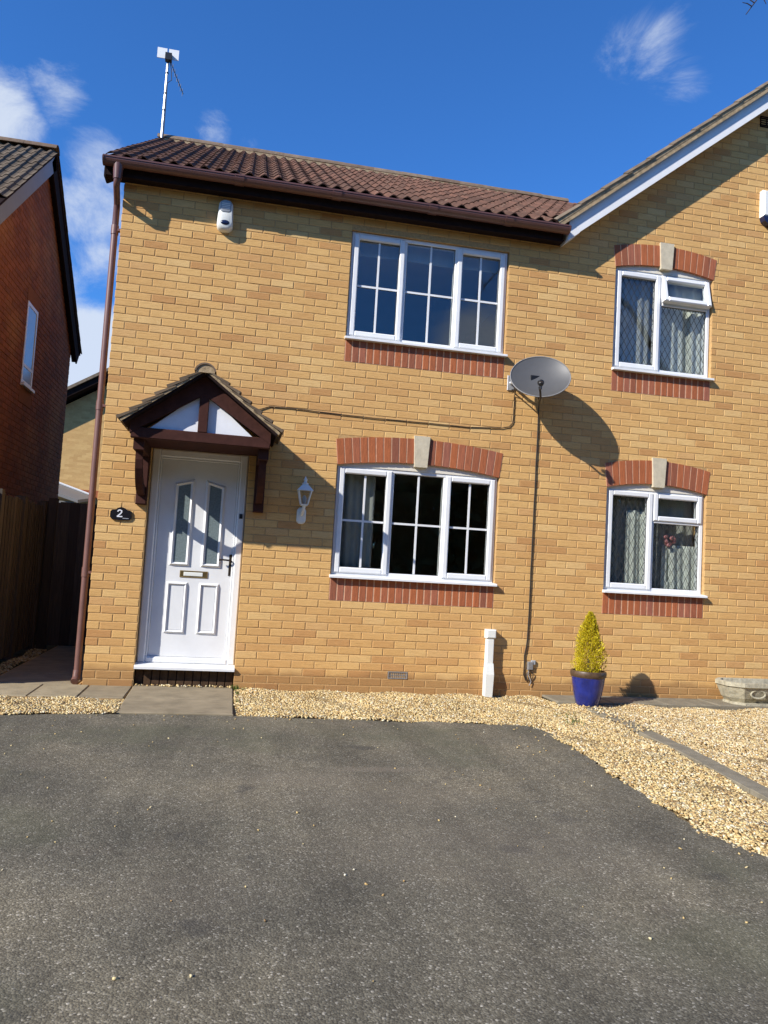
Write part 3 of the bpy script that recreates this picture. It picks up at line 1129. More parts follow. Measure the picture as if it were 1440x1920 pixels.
A = root('end_house', 'yellow brick house with white front door, tiled porch and brown gutter', 'house', (0, 0, 0))
holesA = [(W1[0], W1[1], W1[2], W1[3]), (W2[0], W2[1], W2[2], W2[3] + 0.08), DOOR]
b = MB()
core_wall(b, 0.004, PARTY, -0.1, EAVE, holesA, 0.0034, 0.28)
b.box(0.006, 0.28, 0.28, 7.0, -0.1, EAVE)
b.box(0.28, PARTY, 6.75, 7.0, -0.1, EAVE)
b.prism([(0, 0)], 0, 0) if False else None
b.build('wall', M['mortar'], A)
b = MB()                                                     # left gable triangle above the side wall
b.xprism([(0.05, EAVE), (3.45, 6.95), (6.85, EAVE)], 0.008, 0.25)
b.build('gable_wall', M['mortar'], A)
b = MB()
b.box(0.28, PARTY, 0.28, 6.75, -0.02, 0.10)
b.build('ground_floor', M['room_floor'], A)
b = MB()
b.box(0.28, PARTY, 0.281, 6.75, 2.40, 2.62)
b.box(0.28, PARTY, 0.281, 6.75, 4.80, 4.86)
b.box(1.75, 1.85, 0.281, 6.75, 0.10, 2.40)
b.box(1.75, 1.85, 0.281, 6.75, 2.62, 4.80)
b.box(1.85, PARTY, 3.9, 4.0, 0.10, 2.40)
b.box(1.85, PARTY, 3.9, 4.0, 2.62, 4.80)
b.build('room', M['room'], A)
brk_holesA = [(W1[0], W1[1], W1[2] - SILL_H, W1[3]), (W2[0], W2[1], W2[2] - SILL_H, W2[3] + 0.258), DOOR, (2.905, 3.112, 0.112, 0.187)]
bricksA = [k for k in course_bricks(0.0, PARTY + 0.3, -0.1, EAVE - 0.02, brk_holesA) if (k[0] + k[1]) / 2 < PARTY and k[1] < PARTY + 0.25]
lay_bricks(A, bricksA, M['buff'], 300)
sideA = course_bricks(0.035, 3.4, -0.1, EAVE, [])
lay_bricks(A, sideA, M['buff_side'], 0, axis='y', plane=0.0, sign=-1)
soldiers(A, W1[0], W1[1] - 0.002, W1[2] - SILL_H, W1[2], 23)
soldiers(A, W2[0], W2[1] - 0.002, W2[2] - SILL_H, W2[2], 23)
arch(A, W2[0], W2[1], W2[3], 0.072, 0.258, 10)
window(A, *W1, 'three')
window(A, *W2, 'three')

# front door
door = MB()
y0, y1 = 0.085, 0.17
fx0, fx1, fz0, fz1 = DOOR[0] + 0.004, DOOR[1] - 0.004, 0.185, DOOR[3] - 0.004
frame = MB()
frame.cbox(fx0, fx0 + 0.075, y0, y1, fz0, fz1, 0.012)
frame.cbox(fx1 - 0.075, fx1, y0, y1, fz0, fz1, 0.012)
frame.cbox(fx0 + 0.074, fx1 - 0.074, y0 + 0.001, y1, fz1 - 0.075, fz1, 0.012)
frame.cbox(fx0 + 0.074, fx1 - 0.074, y0 + 0.001, y1, fz0, fz0 + 0.060, 0.012)
# stepped bead inside the outer frame
frame.cbox(fx0 + 0.075, fx0 + 0.095, y0 + 0.018, y1, fz0 + 0.06, fz1 - 0.075, 0.006)
frame.cbox(fx1 - 0.095, fx1 - 0.075, y0 + 0.018, y1, fz0 + 0.06, fz1 - 0.075, 0.006)
frame.cbox(fx0 + 0.095, fx1 - 0.095, y0 + 0.019, y1, fz1 - 0.095, fz1 - 0.075, 0.006)
fo = frame.build('door_frame', M['white'], A)
lx0, lx1, lz0, lz1 = fx0 + 0.096, fx1 - 0.096, fz0 + 0.062, fz1 - 0.096
GL = ((0.730, 0.842), (1.030, 1.142))
GZ0, GZB, GZC = 1.165, 1.905, 1.935
PN = ((0.683, 0.884), (0.990, 1.184))
leaf = MB()
yl = 0.118
leaf.cbox(lx0, lx1, yl, 0.17, lz0, lz1, 0.004)
lo_ = leaf.build('door', M['white'], A)


def moulding(poly_out, poly_in, yb, yt):
    """raised frame between two outlines, ridge-shaped like pressed plastic"""
    n = len(poly_out)
    mid = [((a[0] + c[0]) / 2, (a[1] + c[1]) / 2) for a, c in zip(poly_out, poly_in)]
    m = MB()
    vs = [(x_, yb, z_) for x_, z_ in poly_out] + [(x_, yt, z_) for x_, z_ in mid] + [(x_, yb + 0.004, z_) for x_, z_ in poly_in]
    fs = []
    for k in (0, n):
        fs += [(k + i, k + (i + 1) % n, k + n + (i + 1) % n, k + n + i) for i in range(n)]
    m.add(vs, fs)
    return m


for (a, c) in PN:
    o_ = [(a, 0.470), (c, 0.470), (c, 0.972), (a, 0.972)]
    i_ = [(a + 0.036, 0.508), (c - 0.036, 0.508), (c - 0.036, 0.934), (a + 0.036, 0.934)]
    moulding(o_, i_, yl + 0.001, yl - 0.020).build('panel_moulding', M['white'], lo_)
    MB().prism(i_, yl - 0.004, yl + 0.002).build('door_panel', M['white'], lo_)
for k, (a, c) in enumerate(GL):
    hi_l, hi_r = (GZB, GZC) if k == 0 else (GZC, GZB)
    i_ = [(a, GZ0), (c, GZ0), (c, hi_r), (a, hi_l)]
    o_ = [(a - 0.042, GZ0 - 0.04), (c + 0.042, GZ0 - 0.04), (c + 0.042, hi_r + (0.052 if k == 0 else 0.03)), (a - 0.042, hi_l + (0.03 if k == 0 else 0.052))]
    moulding(o_, i_, yl + 0.001, yl - 0.022).build('glass_moulding', M['white'], lo_)
    MB().prism(i_, yl - 0.003, yl + 0.002).build('door_pane', M['door_glass'], lo_)
MB().cbox(0.800, 1.066, yl - 0.010, yl + 0.001, 1.018, 1.084, 0.006).build('letter_box', M['brass'], lo_)
MB().cbox(0.838, 1.020, yl - 0.016, yl - 0.009, 1.032, 1.070, 0.004).build('letter_flap', M['alarm_white'], lo_)
hp = MB().cbox(1.262, 1.288, yl - 0.010, yl + 0.001, 1.055, 1.265, 0.004).build('handle_plate', M['bronze'], lo_)
MB().tube([(1.275, yl - 0.006, 1.205), (1.275, yl - 0.045, 1.205), (1.262, yl - 0.052, 1.206), (1.20, yl - 0.050, 1.210), (1.165, yl - 0.046, 1.206)], 0.009, 8).build('handle', M['bronze'], lo_, smooth=True)
MB().cbox(1.330, 1.362, y0 - 0.014, y0 + 0.002, 1.625, 1.672, 0.005).build('door_bell', M['black'], A)
b = MB()
b.xprism([(-0.032, 0.140), (0.16, 0.140), (0.16, fz0 + 0.002), (0.078, fz0 + 0.002), (-0.020, 0.170), (-0.032, 0.162)], fx0 - 0.006, fx1 + 0.004)
b.build('door_sill', M['white'], A)
b = MB()
for i in range(12):
    xa = fx0 + i * (fx1 - fx0) / 12
    b.cbox(xa + 0.003, xa + (fx1 - fx0) / 12 - 0.003, 0.05, 0.12, -0.04, 0.139, 0.003)
step = MB().box(fx0, fx1, 0.058, 0.16, -0.06, 0.1395).build('door_step', M['dark_timber'], A)
for i in range(12):
    xa = fx0 + (i + 0.5) * (fx1 - fx0) / 12
    piece('step_brick', 'stepbrick', lambda m: brick_shape(m, 0.068, 0.176, 0.06, 0.003), M['step_brick'], step, (xa, 0.05, 0.050))
MB().box(DOOR[0], DOOR[1], 0.17, 0.26, 0.1, DOOR[3]).build('hall_screen', M['room'], A)

# air brick near the ground
b = MB()
b.box(2.908, 3.110, 0.012, 0.03, 0.114, 0.186)
frame_rect(b, 2.908, 3.110, 0.114, 0.186, 0.010, -0.004, 0.03, 0.002)
for i in range(9):
    xa = 2.93 + i * 0.0195
    b.box(xa, xa + 0.006, 0.0, 0.02, 0.124, 0.176)
b.box(2.918, 3.10, 0.001, 0.02, 0.147, 0.153)
b.build('air_brick', M['grey_plastic'], A)

# porch canopy: part of the house, with its own pieces
PX, PZA = 0.940, 2.845
SL = 0.755
PL, PR = 0.268, 1.606
tie = MB().cbox(PX - 0.605, PX + 0.615, -0.640, -0.565, 2.243, 2.338, 0.006)
porch = tie.build('porch', M['brown_timber'], A)


def rafter(side):
    m = MB()
    t_ = 0.132 / math.cos(math.atan(SL))
    xo = PX + side * 0.615
    top = lambda x_: PZA - SL * abs(x_ - PX)
    pts = [(PX, top(PX)), (PX, top(PX) - t_), (xo, top(xo) - t_ if top(xo) - t_ > 2.28 else 2.28), (xo, top(xo))]
    if side > 0:
        pts = [pts[0], pts[1], pts[2], pts[3]]
    else:
        pts = pts[::-1]
    m.prism(pts, -0.6445, -0.570)
    return m


rafter(-1).build('porch_rafter', M['brown_timber'], porch)
rafter(1).build('porch_rafter', M['brown_timber'], porch)
MB().cbox(PX - 0.036, PX + 0.048, -0.6425, -0.572, 2.338, 2.70, 0.004).build('king_post', M['brown_timber'], porch)
MB().prism([(PX - 0.50, 2.30), (PX + 0.50, 2.30), (PX, 2.72)], -0.600, -0.585).build('gable_panel', M['render_white'], porch)
for cx_ in (0.402, 1.505):
    MB().cbox(cx_ - 0.05, cx_ + 0.05, -0.075, -0.004, 1.690, 2.246, 0.008).build('porch_post', M['brown_timber'], porch)
    MB().box(cx_ - 0.046, cx_ + 0.046, -0.566, -0.074, 2.150, 2.244).build('porch_arm', M['brown_timber'], porch)
    arc_o = [(-0.075 - 0.40 * math.sin(t_ * math.pi / 2), 1.775 + 0.38 * (1 - math.cos(t_ * math.pi / 2))) for t_ in [i / 7 for i in range(8)]]
    poly = [(y_, z_) for y_, z_ in arc_o]
    poly2 = [(y_ + 0.005, min(2.150, z_ + 0.085)) for y_, z_ in arc_o][::-1]
    MB().xprism(poly + poly2, cx_ - 0.032, cx_ + 0.032).build('porch_brace', M['brown_timber'], porch)
MB().box(PX - 0.56, PX + 0.565, -0.564, -0.004, 2.2465, 2.262).build('porch_ceiling', M['brown_timber'], porch)
for side in (-1, 1):
    ang = math.atan(SL)
    ln = (PR - PX) / math.cos(ang)
    # local frame: e1 down the slope, e2 along +y, e3 outward normal
    e1 = Vector((side * math.cos(ang), 0, -math.sin(ang)))
    e3 = Vector((side * math.sin(ang), 0, math.cos(ang)))
    e2 = Vector((0, 1, 0))
    apex = Vector((PX, 0, PZA))
    def quadbox(y_a, y_b, s0, s1, n0, n1):
        m = MB()
        vs = []
        for n_ in (n0, n1):
            for (s_, y_) in ((s0, y_a), (s1, y_a), (s1, y_b), (s0, y_b)):
                p = apex + e1 * s_ + e3 * n_
                vs.append((p.x, y_, p.z))
        m.add(vs, [(0, 1, 2, 3), (7, 6, 5, 4), (0, 4, 5, 1), (1, 5, 6, 2), (2, 6, 7, 3), (3, 7, 4, 0)])
        return m
    quadbox(-0.735, -0.004, 0.0, ln - 0.01, 0.001, 0.022).build('porch_deck', M['dark_timber'], porch)
    quadbox(-0.745, -0.640, 0.01, ln, 0.022, 0.045).build('verge_bedding', M['verge'], porch)
    rows, cols = 6, 4
    rot = Matrix((e2, e1, e3)).transposed() if side > 0 else Matrix((-e2, e1, e3)).transposed()
    def tile_shape(m):
        m.add([(-0.085, 0.0, 0.0), (0.085, 0.0, 0.0), (0.085, 0.19, 0.024), (0.0, 0.19, 0.034), (-0.085, 0.19, 0.024), (0, 0, 0.008),
               (-0.085, 0.0, 0.010), (0.085, 0.0, 0.010), (0.085, 0.19, 0.054), (0.0, 0.19, 0.064), (-0.085, 0.19, 0.054), (0, 0, 0.018)],
              [(6, 11, 9, 10), (11, 7, 8, 9), (4, 3, 9, 10), (3, 2, 8, 9), (0, 4, 10, 6), (2, 1, 7, 8), (0, 5, 3, 4), (5, 1, 2, 3), (1, 5, 11, 7), (5, 0, 6, 11)])
    for r_ in range(rows):
        for c_ in range(cols):
            s_ = 0.02 + r_ * (ln - 0.20) / (rows - 1)
            yc = -0.757 + 0.0875 + c_ * 0.190 + (0.0 if r_ % 2 == 0 else 0.0)
            p = apex + e1 * s_ + e3 * (0.030 + random.uniform(0, 0.006))
            rr = Matrix.Rotation(random.uniform(-0.03, 0.03), 3, e3)
            piece('porch_tile', 'porchtile%d' % side, tile_shape, M['porch_tile'], porch, (p.x, yc, p.z), rr @ rot)


def ridge_shape(r, L, th=0.014, n=10):
    def f(m):
        vs = []
        for y_ in (0, L):
            for rr in (r, r - th):
                for i in range(n + 1):
                    t_ = math.pi * (0.08 + 0.84 * i / n)
                    vs.append((rr * math.cos(t_), y_, rr * math.sin(t_)))
        k = n + 1
        fs = []
        for i in range(n):
            fs.append((i, i + 1, 2 * k + i + 1, 2 * k + i))
            fs.append((k + i + 1, k + i, 3 * k + i, 3 * k + i + 1))
            fs.append((i + 1, i, k + i, k + i + 1))
            fs.append((2 * k + i, 2 * k + i + 1, 3 * k + i + 1, 3 * k + i))
        fs.append((0, 2 * k, 3 * k, k))
        fs.append((n, k + n, 3 * k + n, 2 * k + n))
        m.add(vs, fs)
    return f


for i in range(2):
    piece('porch_ridge_tile', 'porchridge', ridge_shape(0.098, 0.385), M['ridge'], porch, (PX, -0.765 + i * 0.38, PZA + 0.000))
MB().prism([(PX + 0.083 * math.cos(math.pi * i / 10), PZA + 0.010 + 0.078 * math.sin(math.pi * i / 10)) for i in range(11)], -0.755, -0.66).build('ridge_bedding', M['verge'], porch)

# main roof
RZ, RY = 7.13, 3.45
EY, EZ = -0.215, 4.945


def roof_slope(parent, name_tile, O, e1, e2, e3, width, length, gauge, tw, rolls, mat, keep=None, key='t', roll_h=0.036):
    """tiles laid on a slope: e1 along the eave, e2 up the slope, e3 outward"""
    nrow = max(1, round(length / gauge))
    gauge = (length - 0.05) / nrow
    def shape(m):
        n = 6 * rolls
        L = gauge + 0.06
        vs = []
        for (v_, dz_) in ((0.0, -0.008), (0.0, 0.004), (L, 0.0)):
            for i in range(n + 1):
                u = i / n
                ph = (u * rolls) % 1.0 if i < n else 0.0
                h = roll_h * max(0.0, math.sin(math.pi * min(1, max(0, (ph - 0.05) / 0.66)))) ** 0.9
                vs.append((u * tw, v_, h + dz_ + (0.008 if v_ == 0 else 0.0)))
        k = n + 1
        fs = []
        for i in range(n):
            fs.append((i, i + 1, k + i + 1, k + i))
            fs.append((k + i, k + i + 1, 2 * k + i + 1, 2 * k + i))
        m.add(vs, fs)
    rot = Matrix((e1, e2, e3)).transposed()
    ncol = int(math.ceil(width / tw))
    for r_ in range(nrow):
        for c_ in range(ncol):
            p = O + e1 * (c_ * tw) + e2 * (r_ * gauge) + e3 * (0.012 + random.uniform(0, 0.005))
            ctr = p + e1 * (tw / 2) + e2 * (gauge / 2)
            if keep and not keep(ctr):
                continue
            rr = Matrix.Rotation(random.uniform(-0.008, 0.008), 3, e3)
            piece(name_tile, key, shape, mat, parent, p, rr @ rot)


ang = math.atan2(RZ - EZ, RY - EY)
GX0, GSL = 4.50, math.tan(rad(38.5))
GZ = 4.985                                                    # gable roof deck height at its eave x
GAX = 7.40                                                    # gable apex x
e2 = Vector((0, math.cos(ang), math.sin(ang)))
e3 = Vector((0, -math.sin(ang), math.cos(ang)))
slen = math.hypot(RZ - EZ, RY - EY)
roof_slope(A, 'roof_tile', Vector((-0.155, EY, EZ)), Vector((1, 0, 0)), e2, e3, 7.1, slen, 0.345, 0.288, 2, M['tile'],
           keep=lambda c: c.z > GZ + (c.x - GX0) * GSL - 0.42 and (c.x < PARTY - 0.12 or c.y > 0.4))
tn = math.tan(ang)
for (xa, xb, ya) in ((-0.13, PARTY - 0.03, EY + 0.03), (PARTY - 0.03, PARTY + 3, 0.30)):
    za = EZ + (ya - EY) * tn
    b = MB()
    b.xprism([(ya, za - 0.05), (RY, RZ - 0.05), (2 * RY - ya, za - 0.05), (2 * RY - ya, za - 0.012), (RY, RZ - 0.012), (ya, za - 0.012)], xa, xb)
    b.build('roof_deck', M['dark_timber'], A)
for i in range(14):
    rr = Matrix.Rotation(rad(-90), 3, 'Z')
    o = piece('ridge_tile', 'ridge', ridge_shape(0.125, 0.452), M['ridge'], A, (-0.165 + i * 0.447, RY, RZ - 0.030 + random.uniform(-0.006, 0.006)), rr)
b = MB()
for i in range(13):                                          # mortar dabs between ridge and tiles
    x_ = -0.14 + i * 0.447
    b.box(x_, x_ + 0.444, RY - 0.125, RY - 0.08, RZ - 0.09, RZ - 0.012 + random.uniform(-0.005, 0.005))
b.build('ridge_bedding', M['verge'], A, kind='stuff')
b = MB()
for k_ in range(1):                                           # bedding under the left verge tiles
    p0, p1 = Vector((-0.15, EY, EZ)), Vector((-0.15, RY, RZ))
    b.add([(-0.150, EY, EZ - 0.045), (-0.150, RY, RZ - 0.045), (-0.150, RY, RZ + 0.012), (-0.150, EY, EZ + 0.012),
           (0.0, EY, EZ - 0.045), (0.0, RY, RZ - 0.045), (0.0, RY, RZ + 0.012), (0.0, EY, EZ + 0.012)],
          [(0, 1, 2, 3), (7, 6, 5, 4), (0, 4, 5, 1), (0, 3, 7, 4), (2, 6, 7, 3)])
b.build('verge_bedding', M['dark_timber'], A)
# eaves
MB().cbox(-0.150, 4.520, -0.150, -0.130, 4.805, 4.975, 0.004).build('fascia', M['dark_timber'], A)  # brown fascia in darker timber: the gutter's shade is put into its colour
MB().box(-0.150, 4.540, -0.1295, 0.02, 4.826, 4.840).build('soffit', M['dark_timber'], A)
MB().xprism([(-0.152, 4.790), (0.004, 4.790), (0.30, 4.96), (0.30, 5.14), (-0.152, 4.976)], -0.166, -0.1505).build('eaves_box', M['dark_timber'], A)
b = MB()
b.xprism([(-0.150, EZ + 0.02), (RY, RZ - 0.03), (RY, RZ - 0.20), (0.05, EZ - 0.09)], -0.1645, -0.1505)
b.build('bargeboard', M['dark_timber'], A)


def gutter(x0, x1, yc, zc, r=0.060):
    m = MB()
    prof = []
    n = 10
    for i in range(n + 1):
        t_ = math.pi + math.pi * i / n
        prof.append((yc + r * math.cos(t_), zc + r * math.sin(t_) * 1.05))
    inner = [(yc + (r - 0.005) * math.cos(math.pi + math.pi * i / n), zc + 0.001 + (r - 0.005) * math.sin(math.pi + math.pi * i / n)) for i in range(n, -1, -1)]
    lip = [(yc - r - 0.005, zc + 0.010), (yc - r - 0.005, zc - 0.004)]
    poly = lip[:1] + lip[1:] + prof + inner
    m.xprism(poly, x0, x1)
    return m


gyc, gzc = -0.213, 4.930
go = gutter(-0.165, 4.545, gyc, gzc).build('gutter', M['brown_plastic'], A)
for xj in (1.10, 2.06, 3.05, 3.87):
    gutter(xj - 0.045, xj + 0.045, gyc, gzc, 0.066).build('gutter_joint', M['brown_plastic'], go)
for xe in (-0.170, 4.540):
    m = MB()
    m.xprism([(gyc + 0.067 * math.cos(math.pi + math.pi * i / 10), gzc + 0.067 * math.sin(math.pi + math.pi * i / 10)) for i in range(11)], xe, xe + 0.012)
    m.build('gutter_end', M['brown_plastic'], go)
# outlet, swan neck and downpipe
dp = MB().tube([(-0.060, 0.06, 4.36), (-0.060, 0.06, 0.06)], 0.031, 12).build('downpipe', M['brown_pipe'], A, smooth=True)
MB().tube([(-0.03, gyc, 4.925), (-0.03, gyc, 4.745)], [0.052, 0.038], 12).build('gutter_outlet', M['brown_plastic'], dp, smooth=True)
MB().tube([(-0.03, gyc, 4.78), (-0.032, gyc, 4.725), (-0.036, gyc + 0.025, 4.695), (-0.058, 0.035, 4.635), (-0.060, 0.06, 4.60), (-0.060, 0.06, 4.34)], 0.031, 12).build('swan_neck', M['brown_plastic'], dp, smooth=True)
for zc in (4.36, 2.62, 1.02):
    MB().tube([(-0.060, 0.06, zc - 0.045), (-0.060, 0.06, zc + 0.045)], 0.036, 12).build('pipe_socket', M['brown_pipe'], dp, smooth=True)
    MB().box(-0.05, 0.0, 0.035, 0.085, zc - 0.012, zc + 0.012).build('pipe_clip', M['brown_pipe'], dp)
MB().tube([(-0.060, 0.06, 0.10), (-0.062, 0.045, 0.03), (-0.068, 0.0, 0.0)], 0.035, 12).build('pipe_shoe', M['brown_pipe'], dp, smooth=True)

# ------------------------------------------------------------------ gabled house on the right
B = root('gabled_house', 'yellow brick house with white-edged gable and two leaded windows, on the right', 'house', (PARTY, 0, 0))
BR = 2 * GAX - GX0 - 0.05
holesB = [(W3[0], W3[1], W3[2], W3[3] + 0.08), (W4[0], W4[1], W4[2], W4[3] + 0.08)]
GE = 4.775
b = MB()
core_wall(b, PARTY + 0.001, BR, -0.1, GE, holesB, 0.0034, 0.28)
gw = lambda x_: GZ - 0.06 + (x_ - GX0) * GSL
b.prism([(PARTY + 0.001, GE), (BR, GE), (BR, gw(PARTY)), (GAX, gw(GAX)), (PARTY + 0.001, gw(PARTY))], 0.0034, 0.28)
b.box(PARTY, PARTY + 0.2, 0.28, 6.9, -0.1, 5.2)
b.box(BR - 0.25, BR, 0.28, 7.0, -0.1, GE)
b.box(PARTY + 0.2, BR - 0.25, 6.75, 7.0, -0.1, GE)
b.build('wall', M['mortar'], B)
MB().box(PARTY + 0.2, BR - 0.25, 0.281, 6.75, -0.02, 0.10).build('ground_floor', M['room_floor'], B)
b = MB()
b.box(PARTY + 0.2, BR - 0.25, 0.281, 6.75, 2.42, 2.64)
b.box(PARTY + 0.2, BR - 0.25, 0.281, 6.75, 4.90, 4.96)
b.box(7.0, 7.1, 0.281, 6.75, 0.10, 2.42)
b.box(7.0, 7.1, 0.281, 6.75, 2.64, 4.90)
b.box(PARTY + 0.2, 7.0, 3.4, 3.5, 0.10, 2.42)
b.box(PARTY + 0.2, 7.0, 3.4, 3.5, 2.64, 4.90)
b.build('room', M['room'], B)
brk_holesB = [(W3[0], W3[1], W3[2] - SILL_H, W3[3] + 0.235), (W4[0], W4[1], W4[2] - SILL_H, W4[3] + 0.258)]
bricksB = course_bricks(PARTY - 0.3, BR, -0.1, 7.2, brk_holesB, keep=lambda x_, z_: z_ < gw(x_ if x_ < GAX else 2 * GAX - x_) - 0.02)
bricksB = [k for k in bricksB if ((k[0] + k[1]) / 2 >= PARTY or (k[2] > EAVE - 0.05 and k[0] > PARTY - 0.1)) and k[0] > PARTY - 0.25]
lay_bricks(B, bricksB, M['buff'], 300)
soldiers(B, W3[0] - 0.01, W3[1] - 0.004, W3[2] - SILL_H, W3[2], 16)
soldiers(B, W4[0] - 0.01, W4[1] - 0.004, W4[2] - SILL_H, W4[2], 16)
arch(B, W3[0] - 0.01, W3[1] + 0.01, W3[3], 0.072, 0.235, 7)
arch(B, W4[0] - 0.01, W4[1] + 0.01, W4[3], 0.072, 0.258, 7)
window(B, *W3, 'two')
window(B, *W4, 'two')

# gable roof: bargeboards, verge, tiles
gang = rad(38.5)
for side in (-1, 1):
    ex = Vector((-side * math.cos(gang), 0, math.sin(gang)))  # up the slope
    en = Vector((side * math.sin(gang), 0, math.cos(gang)))
    O = Vector((GAX + side * (GAX - GX0), 0, GZ))
    L = (GAX - GX0) / math.cos(gang)

    def slopebox(s0, s1, y_a, y_b, n0, n1):
        m = MB()
        vs = []
        for n_ in (n0, n1):
            for (s_, y_) in ((s0, y_a), (s1, y_a), (s1, y_b), (s0, y_b)):
                p = O + ex * s_ + en * n_
                vs.append((p.x, y_, p.z))
        m.add(vs, [(0, 1, 2, 3), (7, 6, 5, 4), (0, 4, 5, 1), (1, 5, 6, 2), (2, 6, 7, 3), (3, 7, 4, 0)])
        return m
    slopebox(0.11, L, -0.187, -0.165, -0.164, -0.004).build('bargeboard', M['barge_white'], B)
    slopebox(0.10, L, -0.164, 0.004, -0.140, -0.125).build('soffit', M['barge_white'], B)
    slopebox(-0.05, L, -0.224, 6.9, -0.002, 0.030).build('roof_deck', M['dark_timber'], B)
    slopebox(-0.06, L, -0.232, -0.10, 0.030, 0.068).build('verge_bedding', M['verge'], B)
    slopebox(-0.055, L, -0.228, -0.222, -0.012, 0.030).build('undercloak', M['verge'], B)
    # foot of the bargeboard: a boxed end
    MB().prism([(O.x - side * 0.07, GZ + 0.045), (O.x - side * 0.055, GZ - 0.175), (O.x - side * 0.19, GZ - 0.065), (O.x - side * 0.18, GZ + 0.12)][::(1 if side > 0 else -1)], -0.1855, 0.02).build('eaves_box', M['barge_white'], B)
    e2_ = ex
    ea = Vector((0, 1, 0)) if side < 0 else Vector((0, -1, 0))
    if side < 0:
        roof_slope(B, 'roof_tile', Vector((O.x, -0.245, O.z)) - ex * 0.07 + en * 0.045, Vector((0, -1, 0)) * -1.0, ex, en, 3.2, L + 0.05, 0.345, 0.288, 2, M['neighbour_tile'], key='gt',
                   keep=lambda c: c.z > EZ + (c.y - EY) * math.tan(ang) - 0.30)
    else:
        roof_slope(B, 'roof_tile', Vector((O.x, -0.245 + 0.288, O.z)) - ex * 0.07 + en * 0.045, Vector((0, -1, 0)), ex, en, 0.28, L + 0.05, 0.345, 0.288, 2, M['neighbour_tile'], key='gt')
for i in range(9):
    piece('ridge_tile', 'ridge', ridge_shape(0.125, 0.452), M['ridge'], B, (GAX, -0.25 + i * 0.447, GZ + (GAX - GX0) * GSL + 0.05))
# dark vent high in the gable
b = MB()
frame_rect(b, 6.965, 7.19, 6.600, 6.735, 0.014, -0.010, 0.02, 0.003)
b.box(6.975, 7.18, 0.0, 0.02, 6.61, 6.725)
for i in range(4):
    z_ = 6.620 + i * 0.028
    b.box(6.978, 7.177, -0.006, 0.01, z_, z_ + 0.010)
b.build('gable_vent', M['dark_timber'], B)
# porch-side valley flashing between the two roofs
va = Vector((GX0 + 0.02, EY, EZ + 0.02))

# ------------------------------------------------------------------ red brick neighbour on the left
NX = -1.75
NYR, NYA, NYF = 6.60, 4.07, 0.5                               # rear wall, apex, front wall (y)
NZE, NZA = 4.96, 6.99
N = root('red_brick_house', 'red brick house with shaded gable wall, at the left edge of the view', 'house', (NX, NYR, 0))
nsl = (NZA - NZE) / (NYR - NYA)
nz_f = NZA - nsl * (NYA - NYF)
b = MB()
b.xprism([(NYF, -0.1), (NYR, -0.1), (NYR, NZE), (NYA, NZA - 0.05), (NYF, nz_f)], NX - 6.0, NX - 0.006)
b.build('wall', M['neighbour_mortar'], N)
win_n = (3.68, 4.24, 3.50, 4.66)


def n_keep(y_, z_):
    return z_ < min(NZA - nsl * abs(y_ - NYA), 99) - 0.06 and z_ > 1.2


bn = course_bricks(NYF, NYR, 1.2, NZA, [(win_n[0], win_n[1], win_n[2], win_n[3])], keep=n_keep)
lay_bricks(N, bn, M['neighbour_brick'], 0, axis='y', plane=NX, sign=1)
# its gable window
nw = MB()
def nbox(y_a, y_b, x_a, x_b, z_a, z_b, m):
    m.box(x_a, x_b, y_a, y_b, z_a, z_b)
a0, a1, c0, c1 = win_n
nbox(a0, a0 + 0.05, NX - 0.06, NX + 0.006, c0, c1, nw)
nbox(a1 - 0.05, a1, NX - 0.06, NX + 0.006, c0, c1, nw)
nbox(a0 + 0.05, a1 - 0.05, NX - 0.06, NX + 0.005, c0, c0 + 0.05, nw)
nbox(a0 + 0.05, a1 - 0.05, NX - 0.06, NX + 0.005, c1 - 0.05, c1, nw)
nbox(a0 + 0.05, a1 - 0.05, NX - 0.06, NX + 0.004, c0 + 0.24, c0 + 0.28, nw)
no = nw.build('window', M['white'], N)
MB().box(NX - 0.03, NX - 0.002, a0 + 0.05, a1 - 0.05, c0 + 0.05, c1 - 0.05).build('pane', M['pale_pane'], no)
MB().box(NX - 0.06, NX + 0.05, a0 - 0.02, a1 + 0.02, c0 - 0.04, c0 - 0.001).build('sill', M['white'], no)
MB().box(NX - 0.05, NX + 0.004, a0 - 0.05, a1 + 0.05, c0 - 0.27, c0 - 0.042).build('sill_course', M['neighbour_mortar'], N)
MB().box(NX - 0.05, NX + 0.004, a0 - 0.05, a1 + 0.05, c1 + 0.002, c1 + 0.22).build('lintel', M['neighbour_mortar'], N)
nang = math.atan(nsl)
